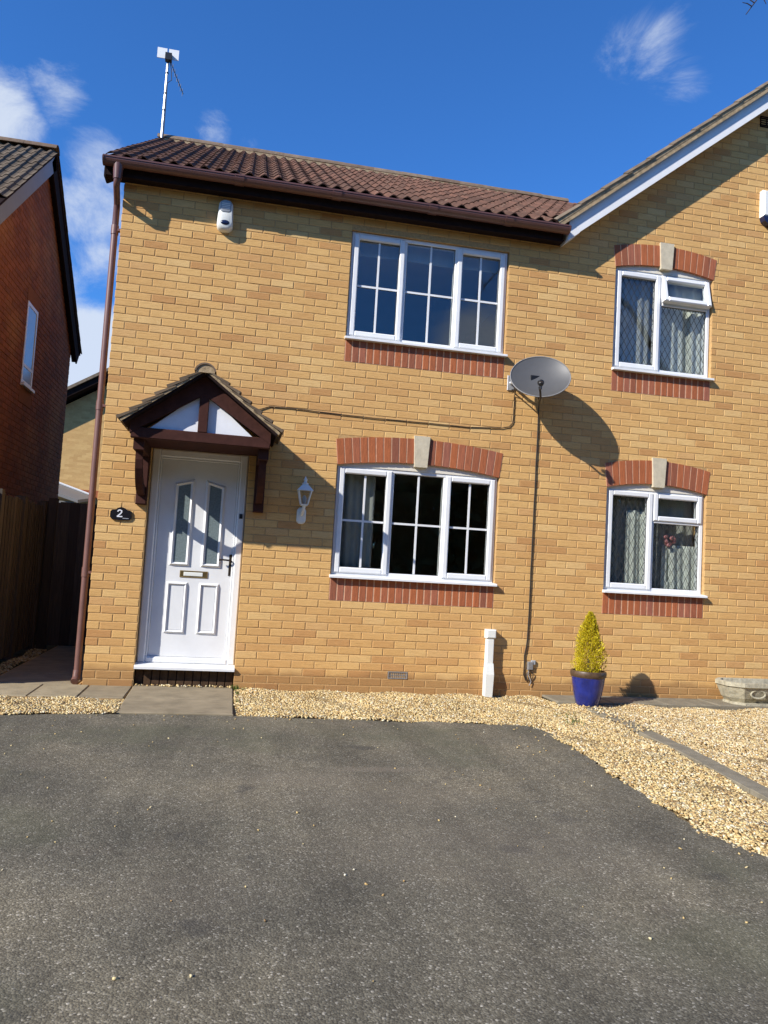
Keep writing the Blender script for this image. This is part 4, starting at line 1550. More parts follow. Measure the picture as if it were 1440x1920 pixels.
for sgn in (-1, 1):                                           # front slope (-1), rear slope (+1)
    es = Vector((0, -sgn * math.cos(nang), math.sin(nang)))
    en = Vector((0, sgn * math.sin(nang), math.cos(nang)))
    Lr = (NYA - NYF + 0.35) / math.cos(nang) if sgn < 0 else (NYR - NYA + 0.30) / math.cos(nang)
    O = Vector((0, NYA, NZA)) - es * Lr
    def sb(s0, s1, xa, xb, n0, n1):
        m = MB()
        vs = []
        for n_ in (n0, n1):
            for (s_, x_) in ((s0, xa), (s1, xa), (s1, xb), (s0, xb)):
                p = O + es * s_ + en * n_
                vs.append((x_, p.y, p.z))
        m.add(vs, [(0, 1, 2, 3), (7, 6, 5, 4), (0, 4, 5, 1), (1, 5, 6, 2), (2, 6, 7, 3), (3, 7, 4, 0)])
        return m
    sb(0, Lr, NX - 6.1, NX + 0.10, 0.0, 0.03).build('roof_deck', M['dark_timber'], N)
    if sgn < 0:
        sb(0, Lr - 0.002, NX + 0.060, NX + 0.085, -0.21, -0.002).build('bargeboard', M['barge_grey'], N, label='blue-grey board along the front slope')
    else:
        sb(0, Lr - 0.002, NX + 0.060, NX + 0.085, -0.24, -0.002).build('bargeboard', M['dark_timber'], N, label='black board along the rear slope')
    sb(0, Lr - 0.01, NX - 0.01, NX + 0.059, -0.20, -0.18).build('soffit', M['dark_timber'], N)
    O2 = Vector((NX + 0.125, O.y, O.z)) + en * 0.03
    e1_ = Vector((-1, 0, 0)) if sgn > 0 else Vector((1, 0, 0))
    if sgn < 0:
        O2 = Vector((NX + 0.125 - 9 * 0.288, O.y, O.z)) + en * 0.03
        roof_slope(N, 'roof_tile', O2, e1_, es, en, 9 * 0.288 - 0.01, Lr, 0.30, 0.288, 2, M['neighbour_tile'], key='nt', roll_h=0.036, keep=lambda c: c.y > 2.0)
    else:
        roof_slope(N, 'roof_tile', O2, e1_, es, en, 0.28, Lr, 0.30, 0.288, 2, M['neighbour_tile'], key='nt2', roll_h=0.036)
for i in range(7):
    rr = Matrix.Rotation(rad(90), 3, 'Z')
    piece('ridge_tile', 'ridge', ridge_shape(0.125, 0.452), M['ridge'], N, (NX + 0.115 - i * 0.447, NYA, NZA + 0.02), rr)

# ------------------------------------------------------------------ house seen through the gap, far behind
BK = root('far_house', 'pale yellow brick house far behind, glimpsed between fence, drainpipe and red gable', 'house', (-3.3, 16.0, 0))
Mb = brick_mat('far_buff_brick', [(0.0, (0.47, 0.29, 0.115)), (1.0, (0.57, 0.375, 0.155))], 'x', stain=False)
gz = lambda x_: 5.40 + (x_ + 3.754) * 0.63
b = MB()
b.prism([(-6.2, -0.1), (4.2, -0.1), (4.2, gz(-6.2)), (-1.0, gz(-1.0)), (-6.2, gz(-6.2))], 16.0, 24.0)
b.build('wall', Mb, BK)
zt = lambda x_: gz(x_ if x_ < -1.0 else -2.0 - x_) + 0.30
for (dz0, dz1, ya, nm, mt) in ((-0.19, 0.0, 15.62, 'bargeboard', M['dark_timber']), (0.005, 0.10, 15.55, 'roof', M['neighbour_tile'])):
    for (xa, xb) in ((-6.7, -1.0), (-1.0, 4.7)):
        MB().prism([(xa, zt(xa) + dz0), (xb, zt(xb) + dz0), (xb, zt(xb) + dz1), (xa, zt(xa) + dz1)], ya, 24.2).build(nm, mt, BK)
b = MB()
for i in range(14):
    xa = -3.35 + i * 0.08
    b.box(xa + 0.004, xa + 0.076, 15.985, 16.05, 2.74, 2.96)
b.build('red_band', M['red'], BK)
# lean-to conservatory roof at its foot
LT = root('lean_to', 'small grey lean-to roof with pale edge behind the fence', 'lean-to', (-3.6, 15.0, 0))
b = MB()
b.add([(-4.6, 15.9, 3.35), (-4.6, 13.4, 3.05), (-2.7, 13.4, 2.50), (-2.7, 15.9, 2.75), (-4.6, 15.9, 3.27), (-4.6, 13.4, 2.97), (-2.7, 13.4, 2.42), (-2.7, 15.9, 2.67)],
      [(0, 1, 2, 3), (7, 6, 5, 4), (0, 4, 5, 1), (1, 5, 6, 2), (2, 6, 7, 3), (3, 7, 4, 0)])
b.build('roof', M['grey_plastic'], LT)
MB().tube([(-4.6, 15.9, 3.38), (-2.7, 15.9, 2.78)], 0.03, 6).build('roof_edge', M['white'], LT)
MB().box(-4.5, -2.8, 13.5, 15.8, -0.06, 2.45).build('wall', M['grey_plastic'], LT)

# ------------------------------------------------------------------ fences of the side passage
def fence(name, label, pts, zt, post_at):
    (xa, ya), (xb, yb) = pts
    R_ = root(name, label, 'fence', (xa, ya, G))
    d = Vector((xb - xa, yb - ya, 0))
    L = d.length
    d.normalize()
    nrm = Vector((-d.y, d.x, 0))                              # faces the path
    rot = Matrix((-d, -nrm, Vector((0, 0, 1)))).transposed()
    n = int(L / 0.118)
    for i in range(n):
        h = zt - 0.04 + random.uniform(-0.012, 0.012)
        p = Vector((xa, ya, 0)) + d * (0.06 + i * 0.118)
        hh = round(h, 2)
        def shape(m):
            m.cbox(-0.066, 0.066, 0.0, 0.016, 0.0, hh - G, 0.003)
        o = piece('board', ('fb', hh), shape, M['wood_fence'], R_, (p.x + nrm.x * 0.02, p.y + nrm.y * 0.02, G + 0.05), Matrix.Rotation(random.uniform(-0.012, 0.012), 3, 'Z') @ rot @ Matrix.Rotation(rad(5), 3, 'Z'))
    for t_ in post_at:
        p = Vector((xa, ya, 0)) + d * (L * t_)
        m = MB()
        m.box(p.x - 0.05, p.x + 0.05, p.y - 0.05, p.y + 0.05, G, zt + 0.05)
        m.build('post', M['wood_fence'], R_)
    for z_ in (0.35, 1.0, 1.6):
        m = MB()
        a = Vector((xa, ya, 0)) - nrm * 0.012
        c = Vector((xb, yb, 0)) - nrm * 0.012
        m.add([(a.x, a.y, z_), (c.x, c.y, z_), (c.x, c.y, z_ + 0.07), (a.x, a.y, z_ + 0.07), (a.x - nrm.x * .04, a.y - nrm.y * .04, z_), (c.x - nrm.x * .04, c.y - nrm.y * .04, z_), (c.x - nrm.x * .04, c.y - nrm.y * .04, z_ + 0.07), (a.x - nrm.x * .04, a.y - nrm.y * .04, z_ + 0.07)],
              [(0, 1, 2, 3), (7, 6, 5, 4), (0, 4, 5, 1), (1, 5, 6, 2), (2, 6, 7, 3), (3, 7, 4, 0)])
        m.build('rail', M['wood_fence'], R_)
    return R_


fence('side_fence', 'dark weathered fence running back along the left edge of the side passage', ((-1.06, 2.52), (-1.06, -0.20)), 1.74, (0.0, 0.35, 0.68, 1.0))
fence('end_fence', 'dark wooden fence closing the end of the passage, beside the drainpipe', ((-0.03, 2.62), (-1.10, 2.62)), 1.80, (0.02, 0.86))

# ------------------------------------------------------------------ things on the wall
def ellipsoid(m, c, r, n=20, k=10):
    prof = []
    base = len(m.v)
    for i in range(k + 1):
        th = math.pi * i / k
        for j in range(n):
            ph = 2 * math.pi * j / n
            m.v.append((c[0] + r[0] * math.sin(th) * math.cos(ph), c[1] + r[1] * math.sin(th) * math.sin(ph), c[2] + r[2] * math.cos(th)))
    for i in range(k):
        for j in range(n):
            j2 = (j + 1) % n
            m.f.append((base + i * n + j, base + (i + 1) * n + j, base + (i + 1) * n + j2, base + i * n + j2))
    return m


def rounded(cx, cz, w_, h_, r, n=5, taper=0.0):
    pts = []
    for (sx, sz, a0_) in ((1, -1, -90), (1, 1, 0), (-1, 1, 90), (-1, -1, 180)):
        for i in range(n + 1):
            a_ = rad(a0_ + 90 * i / n)
            hw = w_ / 2 * (1 - (taper if sz > 0 else 0))
            pts.append((cx + sx * (hw - r) + r * math.cos(a_), cz + sz * (h_ / 2 - r) + r * math.sin(a_)))
    return pts


def domed(outline, cx, cz, y_back, y_front, levels=((1.0, 0.0), (1.0, 0.55), (0.93, 0.85), (0.80, 1.0))):
    m = MB()
    n = len(outline)
    vs = []
    for s_, d_ in levels:
        for (x_, z_) in outline:
            vs.append((cx + (x_ - cx) * s_, y_back + (y_front - y_back) * d_, cz + (z_ - cz) * s_))
    fs = []
    for l in range(len(levels) - 1):
        k = l * n
        fs += [(k + i, k + (i + 1) % n, k + n + (i + 1) % n, k + n + i) for i in range(n)]
    k = (len(levels) - 1) * n
    fs.append(tuple(k + i for i in range(n)))
    m.add(vs, fs)
    return m


AL = root('alarm_box', 'white oval alarm box with dark blue lens, under the eaves of the end house', 'alarm box', (0.985, 0, 4.46))
domed(rounded(0.985, 4.615, 0.158, 0.318, 0.062, taper=0.12), 0.985, 4.615, -0.002, -0.085).build('cover', M['alarm_white'], AL, smooth=True)
domed(rounded(0.985, 4.690, 0.112, 0.118, 0.03), 0.985, 4.690, -0.070, -0.0915).build('strobe_panel', M['alarm_grey'], AL, smooth=True)
ellipsoid(MB(), (0.987, -0.082, 4.530), (0.044, 0.014, 0.026)).build('lens', M['navy'], AL, smooth=True)
b = MB()
for i in range(4):
    b.box(0.945, 1.025, -0.0945, -0.090, 4.665 + i * 0.017, 4.671 + i * 0.017)
b.build('louvre', M['alarm_white'], AL, kind='stuff')

AR = root('alarm_box', 'white rectangular alarm box with navy base, on the gable at right edge', 'alarm box', (7.12, 0, 5.42))
MB().cbox(6.985, 7.26, -0.075, -0.002, 5.500, 5.815, 0.020).build('cover', M['alarm_white'], AR)
m = MB()
m.prism([(6.985, 5.499), (7.005, 5.445), (7.06, 5.405), (7.19, 5.405), (7.245, 5.445), (7.26, 5.499)][::1], -0.080, -0.002)
m.build('base', M['navy'], AR)

# wall lantern
LX = 1.945
LP = root('wall_lantern', 'white four-sided wall lantern in the porch shadow beside the door', 'lamp', (LX, 0, 1.60))
domed(rounded(LX - 0.012, 1.690, 0.092, 0.165, 0.040), LX - 0.012, 1.690, -0.002, -0.030).build('back_plate', M['alarm_white'], LP, smooth=True)
MB().tube([(LX - 0.012, -0.02, 1.70), (LX - 0.008, -0.08, 1.72), (LX, -0.105, 1.765), (LX, -0.105, 1.79)], [0.018, 0.016, 0.016, 0.02], 10).build('arm', M['alarm_white'], LP, smooth=True)
cg = (LX, -0.105)
def frustum(m, r0, z0_, r1, z1_, n=4, ph=math.pi / 4):
    k = len(m.v)
    for (r_, z_) in ((r0, z0_), (r1, z1_)):
        for i in range(n):
            a_ = ph + 2 * math.pi * i / n
            m.v.append((cg[0] + r_ * math.cos(a_), cg[1] + r_ * math.sin(a_), z_))
    m.f += [(k + i, k + (i + 1) % n, k + n + (i + 1) % n, k + n + i) for i in range(n)]
    m.f.append(tuple(k + i for i in range(n - 1, -1, -1)))
    m.f.append(tuple(k + n + i for i in range(n)))
    return m
frustum(MB(), 0.046, 1.785, 0.052, 1.800).build('base_ring', M['alarm_white'], LP)
frustum(MB(), 0.044, 1.800, 0.082, 1.930).build('lamp_glass', M['glass'], LP)
b = MB()
for i in range(4):
    a_ = math.pi / 4 + math.pi / 2 * i
    b.tube([(cg[0] + 0.048 * math.cos(a_), cg[1] + 0.048 * math.sin(a_), 1.797), (cg[0] + 0.088 * math.cos(a_), cg[1] + 0.088 * math.sin(a_), 1.934)], 0.0065, 6)
b.build('cage', M['alarm_white'], LP)
m = frustum(MB(), 0.108, 1.932, 0.100, 1.946)
frustum(m, 0.098, 1.946, 0.036, 1.995)
m.build('lamp_roof', M['alarm_white'], LP)
MB().lathe([(0.030, 1.994), (0.034, 2.006), (0.016, 2.016), (0.014, 2.030), (0.020, 2.042), (0.010, 2.056), (0.002, 2.078)], cg[0], cg[1], 12).build('finial', M['alarm_white'], LP, smooth=True)
MB().lathe([(0.012, 1.80), (0.02, 1.83), (0.022, 1.86), (0.012, 1.885), (0.002, 1.89)], cg[0], cg[1], 10).build('bulb', M['alarm_grey'], LP, smooth=True)

# house number plaque
HP = root('house_plaque', 'black shaped house number plaque on brick left of the front door', 'house number', (0.225, 0, 1.53))
cx_, cz_ = 0.226, 1.585
out = [(-0.098, -0.030), (-0.078, -0.052), (0.0, -0.058), (0.078, -0.052), (0.098, -0.030), (0.098, 0.022), (0.082, 0.040), (0.050, 0.042), (0.036, 0.058), (0.0, 0.070), (-0.036, 0.058), (-0.050, 0.042), (-0.082, 0.040), (-0.098, 0.022)]
MB().prism([(cx_ + a_, cz_ + c_) for a_, c_ in out], -0.016, -0.002).build('plate', M['plaque'], HP)
dg = MB()                                                     # the figure 2 as a raised stroke
path2 = [(-0.026, 0.026), (-0.020, 0.036), (-0.006, 0.040), (0.008, 0.034), (0.010, 0.022), (0.002, 0.008), (-0.014, -0.008), (-0.028, -0.022), (0.016, -0.022)]
for (p0, p1) in zip(path2[:-1], path2[1:]):
    d = Vector((p1[0] - p0[0], p1[1] - p0[1]))
    nn = Vector((-d.y, d.x)).normalized() * 0.0055
    e = d.normalized() * 0.003
    q = [(p0[0] - e.x + nn.x, p0[1] - e.y + nn.y), (p0[0] - e.x - nn.x, p0[1] - e.y - nn.y), (p1[0] + e.x - nn.x, p1[1] + e.y - nn.y), (p1[0] + e.x + nn.x, p1[1] + e.y + nn.y)]
    dg.prism([(cx_ - 0.004 + a_, cz_ + c_) for a_, c_ in q], -0.0185 - 0.00005 * len(dg.f), -0.015)
dg.build('figure', M['lettering'], HP)
MB().box(cx_ + 0.018, cx_ + 0.072, -0.0175, -0.015, cz_ - 0.040, cz_ - 0.034).build('scroll_line', M['alarm_grey'], HP)

# satellite dish
DC = Vector((4.265, -0.31, 3.278))
SD = root('satellite_dish', 'grey oval satellite dish with black arm, between the upper windows', 'satellite dish', (4.06, 0, 3.28))
nrm = Vector((-0.28, -0.86, 0.42)).normalized()
ux = Vector((0.94, -0.30, -0.02))
ux = (ux - nrm * ux.dot(nrm)).normalized()
uy = nrm.cross(ux).normalized()
if uy.z < 0:
    uy = -uy
m = MB()
nr, na = 8, 40
RA, RB = 0.305, 0.262
for sgn, off in ((1, 0.0), (-1, -0.006)):
    base = len(m.v)
    for i in range(nr + 1):
        f = i / nr
        for j in range(na):
            th = 2 * math.pi * j / na
            sq = 1.0
            p = DC + ux * (RA * f * math.cos(th)) + uy * (RB * f * math.sin(th)) + nrm * (0.055 * (f * f - 1) + off)
            m.v.append(tuple(p))
    for i in range(nr):
        for j in range(na):
            j2 = (j + 1) % na
            q = (base + i * na + j, base + i * na + j2, base + (i + 1) * na + j2, base + (i + 1) * na + j)
            m.f.append(q if sgn > 0 else q[::-1])
nb = (nr + 1) * na
for j in range(na):
    j2 = (j + 1) % na
    m.f.append((nr * na + j, nr * na + j2, nb + nr * na + j2, nb + nr * na + j))
m.build('reflector', M['dish'], SD, smooth=True)
rim = [tuple(DC + ux * (RA * math.cos(2 * math.pi * j / 40)) + uy * (RB * math.sin(2 * math.pi * j / 40))) for j in range(41)]
MB().tube(rim, 0.006, 6, cap=False).build('rim', M['grey_plastic'], SD, smooth=True)
LN = Vector((4.165, -0.575, 3.135))
foot = DC - uy * (RB * 0.98) - nrm * 0.005
MB().tube([tuple(foot - nrm * 0.12), tuple(foot + Vector((0, -0.02, -0.012))), tuple(foot.lerp(LN, 0.6) + Vector((0, 0, -0.035))), tuple(LN + Vector((0, 0.03, -0.03)))], 0.011, 8).build('feed_arm', M['black'], SD, smooth=True)
ln = MB()
tow = (DC - LN).normalized()
ln.tube([tuple(LN - tow * 0.045), tuple(LN - tow * 0.04), tuple(LN + tow * 0.015), tuple(LN + tow * 0.03)], [0.018, 0.024, 0.024, 0.034], 12)
ln.tube([tuple(LN - tow * 0.02 + Vector((0, 0, 0.0))), tuple(LN - tow * 0.02 + Vector((0, 0, -0.055)))], 0.014, 8)
ln.build('receiver', M['black'], SD, smooth=True)
MB().tube([tuple(LN + tow * 0.028), tuple(LN + tow * 0.036)], 0.030, 12).build('receiver_cap', M['alarm_grey'], SD, smooth=True)
MB().cbox(4.020, 4.095, -0.014, -0.002, 3.175, 3.335, 0.003).build('wall_plate', M['metal'], SD)
MB().tube([(4.055, -0.01, 3.255), (4.07, -0.10, 3.24), (4.16, -0.165, 3.22), tuple(DC - nrm * 0.10)], 0.017, 8).build('wall_arm', M['metal'], SD, smooth=True)
MB().box(4.19, 4.30, -0.245, -0.185, 3.16, 3.30).build('mount', M['black'], SD)
fb = [foot, foot + Vector((0.02, 0.06, 0.01)), Vector((4.10, -0.12, 3.17)), Vector((4.07, -0.02, 3.18))]
MB().tube([tuple(p) for p in fb], 0.008, 6).build('brace', M['black'], SD, smooth=True)


def cable(name, label, pts, r=0.006):
    fine = []
    P = [Vector(p) for p in pts]
    for a, c in zip(P[:-1], P[1:]):
        n = max(2, int((c - a).length / 0.12))
        for i in range(n):
            q = a.lerp(c, i / n)
            fine.append(q + Vector((random.uniform(-1, 1) * 0.0022, 0, random.uniform(-1, 1) * 0.0022)))
    fine.append(P[-1])
    o = MB().tube([tuple(p) for p in fine], r, 6).build(name, M['cable'], smooth=True)
    return tag(o, label, 'cable')


CX1 = [(4.105, -0.05, 3.17), (4.105, -0.008, 3.12), (4.107, -0.008, 2.90), (4.100, -0.008, 2.83), (4.060, -0.008, 2.785), (3.98, -0.008, 2.765), (3.60, -0.008, 2.740), (3.17, -0.008, 2.742), (2.60, -0.008, 2.738), (2.16, -0.008, 2.747), (1.75, -0.008, 2.758), (1.545, -0.008, 2.755), (1.42, -0.008, 2.70), (1.38, -0.008, 2.60)]

cable('cable', 'thin dark cable running sideways across the wall from dish to porch', CX1, 0.0045)
CX2 = [tuple(foot + Vector((0.0, 0.03, -0.01))), (4.37, -0.05, 3.06), (4.384, -0.010, 2.98), (4.383, -0.010, 2.4), (4.380, -0.010, 1.7), (4.378, -0.010, 1.0), (4.374, -0.010, 0.55), (4.350, -0.010, 0.40), (4.350, -0.012, 0.20), (4.375, -0.014, 0.14)]
cable('cable', 'dark vertical cable dropping down the wall below the satellite dish', CX2, 0.0065)
JB = root('junction_box', 'small grey junction box with looped wire at the foot of the vertical cable', 'junction box', (4.42, 0, 0.22))
MB().cbox(4.385, 4.445, -0.030, -0.002, 0.250, 0.335, 0.006).build('box', M['grey_plastic'], JB)
MB().cbox(4.425, 4.470, -0.024, -0.002, 0.305, 0.350, 0.004).build('cap', M['alarm_grey'], JB)
loop = [(4.415 + 0.035 * math.sin(t_) , -0.016 - 0.006 * math.sin(2 * t_), 0.185 + 0.052 * math.cos(t_)) for t_ in [i * 2 * math.pi / 22 for i in range(26)]]
MB().tube(loop, 0.0045, 6).build('wire_loop', M['cable'], JB, smooth=True)
MB().tube([(4.40, -0.016, 0.25), (4.395, -0.018, 0.20), (4.43, -0.02, 0.13), (4.41, -0.02, 0.09)], 0.004, 6).build('wire', M['metal'], JB, smooth=True)

# white waste pipe
WP = root('waste_pipe', 'white plastic pipe standing against the wall on the gravel', 'pipe', (3.955, -0.05, G))
MB().cbox(3.915, 3.988, -0.075, -0.002, 0.30, 0.575, 0.006).build('duct', M['alarm_white'], WP)
MB().cbox(3.902, 4.004, -0.088, -0.002, 0.565, 0.655, 0.010).build('cap', M['alarm_white'], WP)
m = MB()
m.add([(3.915, -0.076, 0.31), (3.990, -0.076, 0.31), (3.993, -0.100, 0.20), (3.908, -0.100, 0.20), (3.915, -0.002, 0.31), (3.990, -0.002, 0.31), (3.993, -0.002, 0.20), (3.908, -0.002, 0.20),
       (3.910, -0.092, G), (3.987, -0.092, G), (3.985, -0.002, G), (3.910, -0.002, G)],
      [(0, 3, 2, 1), (4, 5, 6, 7), (0, 1, 5, 4), (1, 2, 6, 5), (3, 0, 4, 7), (3, 8, 9, 2), (2, 9, 10, 6), (8, 3, 7, 11), (7, 6, 10, 11)])
m.build('foot_duct', M['alarm_white'], WP)

# TV aerial behind the ridge
TX, TY = -0.10, 3.30
TA = root('tv_aerial', 'white TV aerial on a thin pole above the left end of the roof', 'aerial', (TX, TY, 7.0))
MB().tube([(TX, TY, 6.9), (TX + 0.004, TY, 8.33)], 0.019, 8).build('pole', M['metal'], TA, smooth=True)
MB().tube([(TX + 0.02, TY + 0.0, 8.27), (TX + 0.09, TY + 0.35, 8.25), (TX + 0.17, TY + 0.72, 8.22)], 0.007, 6).build('boom', M['grey_plastic'], TA)
for (xa, xb) in ((-0.145, -0.012), (0.012, 0.150)):
    m = MB()
    m.box(TX + xa, TX + xb, TY - 0.050, TY - 0.040, 8.235, 8.385)
    m.build('reflector', M['barge_white'], TA)
MB().box(TX - 0.03, TX + 0.06, TY - 0.10, TY - 0.02, 8.20, 8.30).build('clamp', M['black'], TA)
b = MB()
for i in range(6):
    f = 0.25 + i * 0.14
    p = Vector((TX + 0.02, TY, 8.27)).lerp(Vector((TX + 0.17, TY + 0.72, 8.22)), f)
    b.tube([(p.x, p.y, p.z - 0.06), (p.x, p.y, p.z + 0.06)], 0.0035, 5)
b.build('element', M['grey_plastic'], TA, kind='stuff')
MB().tube([(TX + 0.03, TY - 0.06, 8.22), (TX + 0.06, TY - 0.03, 8.10), (TX + 0.075, TY - 0.02, 7.95), (TX + 0.02, TY - 0.02, 7.90), (TX + 0.022, TY - 0.01, 7.5), (TX + 0.022, TY - 0.01, 7.1)], 0.0055, 5).build('lead_wire', M['cable'], TA)
for z_ in (8.05, 7.75, 7.50):
    MB().tube([(TX + 0.002, TY, z_ - 0.012), (TX + 0.002, TY, z_ + 0.012)], 0.023, 8).build('cable_tie', M['black'], TA)

# ------------------------------------------------------------------ potted conifer
PC = Vector((4.832, -0.495))
PT = root('plant_pot', 'glossy blue glazed pot with brown rim against the yellow wall', 'plant pot', (PC.x, PC.y, G + 0.018))
z = G + 0.020
MB().lathe([(0.104, z), (0.113, z + 0.01), (0.140, z + 0.12), (0.158, z + 0.23), (0.163, z + 0.275)], PC.x, PC.y, 32).build('body', M['pot'], PT, smooth=True)
MB().lathe([(0.161, z + 0.272), (0.174, z + 0.285), (0.178, z + 0.315), (0.172, z + 0.335), (0.158, z + 0.338), (0.152, z + 0.30)], PC.x, PC.y, 32).build('rim', M['pot_rim'], PT, smooth=True)
MB().lathe([(0.155, z + 0.28), (0.153, z + 0.305), (0.10, z + 0.315), (0.01, z + 0.318)], PC.x, PC.y, 24).build('soil', M['soil'], PT)
CF = root('conifer', 'small bushy golden conifer growing in the blue pot', 'shrub', (PC.x, PC.y, z + 0.31))
MB().tube([(PC.x, PC.y, z + 0.30), (PC.x + 0.005, PC.y, z + 0.6), (PC.x + 0.002, PC.y, z + 0.84)], [0.016, 0.011, 0.004], 7).build('trunk', M['bark'], CF)
n = 15000
hh = rng.random(n) ** 0.85
zz = z + 0.30 + 0.60 * hh
prof_r = 0.132 * np.interp(hh, [0, 0.08, 0.25, 0.5, 0.75, 0.92, 1.0], [0.70, 1.0, 1.04, 0.84, 0.54, 0.26, 0.06])
th = rng.uniform(0, 2 * np.pi, n)
lump = 1 + 0.20 * np.sin(3 * th + 9 * hh) + 0.17 * np.sin(7 * th - 23 * hh) + 0.08 * np.sin(13 * th + 41 * hh)
rr_ = prof_r * lump * np.sqrt(rng.uniform(0.25, 1.0, n))
ctr = np.stack([PC.x + rr_ * np.cos(th), PC.y + rr_ * np.sin(th), zz], 1)
outd = np.stack([np.cos(th) * 0.55, np.sin(th) * 0.55, np.full(n, 0.9)], 1) + rng.normal(0, 0.28, (n, 3))
outd /= np.linalg.norm(outd, axis=1, keepdims=True)
sd = np.cross(outd, rng.normal(0, 1, (n, 3)))
sd /= np.linalg.norm(sd, axis=1, keepdims=True)
ll, ww = rng.uniform(0.012, 0.030, n)[:, None], rng.uniform(0.0018, 0.0042, n)[:, None]
v = np.stack([ctr - sd * ww * 0.4, ctr + outd * ll * 0.5 - sd * ww, ctr + outd * ll, ctr + outd * ll * 0.5 + sd * ww], 1).reshape(-1, 3)
np_mesh('foliage', v, np.arange(4 * n).reshape(-1, 4), M['conifer'], CF)

# weeds at the wall foot and in the gravel
def tufts(name, spots, mat):
    vs, k = [], 0
    for (x_, y_, r_, n_) in spots:
        for _ in range(n_):
            a_ = random.uniform(0, 6.28)
            q = r_ * math.sqrt(random.random())
            bx_, by_ = x_ + q * math.cos(a_), y_ + q * math.sin(a_)
            d = Vector((random.uniform(-1, 1), random.uniform(-1, 1), 1.6)).normalized() * random.uniform(0.015, 0.05)
            s = Vector((random.uniform(-1, 1), random.uniform(-1, 1), 0)).normalized() * 0.004
            p = Vector((bx_, by_, G + 0.006))
            vs += [p - s, p + s, p + d + s * 0.4, p + d - s * 0.4]
    v_ = np.array([tuple(q) for q in vs])
    o = np_mesh(name, v_, np.arange(len(v_)).reshape(-1, 4), mat, kind='stuff')
    return o
tufts('weeds', [(1.40, -0.03, 0.045, 50), (1.42, -0.30, 0.03, 12), (1.41, -0.75, 0.03, 10), (4.36, -1.05, 0.12, 40), (4.30, -1.35, 0.10, 25), (1.47, -0.02, 0.05, 15)], M['weed'])

# ------------------------------------------------------------------ stone trough at the right edge
TR = root('stone_trough', 'weathered stone planter trough on a plinth, at the right edge by wall', 'planter', (7.0, -0.20, G))
def octa(x0, x1, y0_, y1_, c):
    return [(x0 + c, y0_), (x1 - c, y0_), (x1, y0_ + c), (x1, y1_ - c), (x1 - c, y1_), (x0 + c, y1_), (x0, y1_ - c), (x0, y0_ + c)]
m = MB()
lv = [(6.60, 7.52, -0.35, -0.06, 0.09, G + 0.055), (6.56, 7.56, -0.385, -0.035, 0.105, G + 0.10), (6.505, 7.615, -0.435, -0.015, 0.12, G + 0.215), (6.49, 7.63, -0.450, -0.006, 0.125, G + 0.225), (6.49, 7.63, -0.450, -0.006, 0.125, G + 0.268),
      (6.535, 7.585, -0.405, -0.050, 0.10, G + 0.268), (6.56, 7.56, -0.38, -0.07, 0.09, G + 0.18)]
vs, fs = [], []
for (x0, x1, ya, yb, c, zz_) in lv:
    vs += [(px_, py_, zz_) for px_, py_ in octa(x0, x1, ya, yb, c)]
for k in range(len(lv) - 1):
    fs += [(k * 8 + i, k * 8 + (i + 1) % 8, k * 8 + 8 + (i + 1) % 8, k * 8 + 8 + i) for i in range(8)]
fs.append(tuple(range(7, -1, -1)))
fs.append(tuple(48 + i for i in range(8)))
m.add(vs, fs)
m.build('basin', M['relief_stone'], TR)
MB().zprism(octa(6.58, 7.55, -0.40, -0.05, 0.09), G - 0.01, G + 0.056).build('plinth', M['relief_stone'], TR)
MB().zprism(octa(6.562, 7.558, -0.378, -0.072, 0.09), G + 0.19, G + 0.222).build('soil', M['soil'], TR)
for cx_ in (6.80, 7.05, 7.30):
    p_ = [(cx_ + 0.085 * math.cos(t_), G + 0.155 + 0.042 * math.sin(t_)) for t_ in [i * 2 * math.pi / 14 for i in range(14)]]
    MB().tube([(x_, -0.418 + 0.0 * z_, z_) for x_, z_ in p_ + p_[:1]], 0.010, 6).build('carving', M['relief_stone'], TR, smooth=True)

# ------------------------------------------------------------------ curtains and ornament inside the windows
curtain('curtain', 'grey curtain drawn to the left side of the lower three-part window', 2.28, 2.70, 1.13, 2.26, 0.19, M['curtain_grey'], 5, 0.02)
curtain('curtain', 'pale blind edge across the top of the upper three-part window', 2.30, 3.95, 4.50, 4.70, 0.20, M['curtain_grey'], 3, 0.004)
curtain('curtain', 'white net curtain in the right half of the upper leaded window', 5.84, 6.40, 3.54, 4.70, 0.165, M['net'], 5, 0.022)
curtain('curtain', 'grey-white net curtain behind the left pane of the upper leaded window', 5.24, 5.74, 3.54, 4.70, 0.175, M['curtain_grey'], 5, 0.02)
curtain('curtain', 'grey net across the whole lower leaded window behind the white drapes', 5.24, 6.40, 1.12, 2.26, 0.215, M['curtain_grey'], 9, 0.015)
curtain('curtain', 'white net curtain in the left pane of the lower leaded window', 5.53, 5.80, 1.12, 2.02, 0.145, M['net'], 5, 0.012)
curtain('curtain', 'white net curtain in the lower right pane of the bottom leaded window', 5.98, 6.40, 1.12, 1.66, 0.160, M['net'], 5, 0.018)
FP = root('flower_posy', 'small pink flower posy behind the lower leaded window', 'flowers', (6.08, 0.18, 1.13))
MB().lathe([(0.025, 1.12), (0.035, 1.16), (0.022, 1.22), (0.028, 1.25)], 6.06, 0.175, 12).build('vase', M['net'], FP, smooth=True)
b = MB()
for i in range(9):
    a_ = i * 0.7
    b_c = (6.06 + 0.05 * math.cos(a_), 0.128 + 0.02 * math.sin(a_), 1.70 + 0.05 * math.sin(i * 1.9))
    ellipsoid(b, b_c, (0.028, 0.02, 0.024), 8, 5)
b.build('petals', M['pink'], FP, kind='stuff')
MB().tube([(6.06, 0.175, 1.23), (6.062, 0.175, 1.60)], 0.01, 6).build('stem', M['weed'], FP)

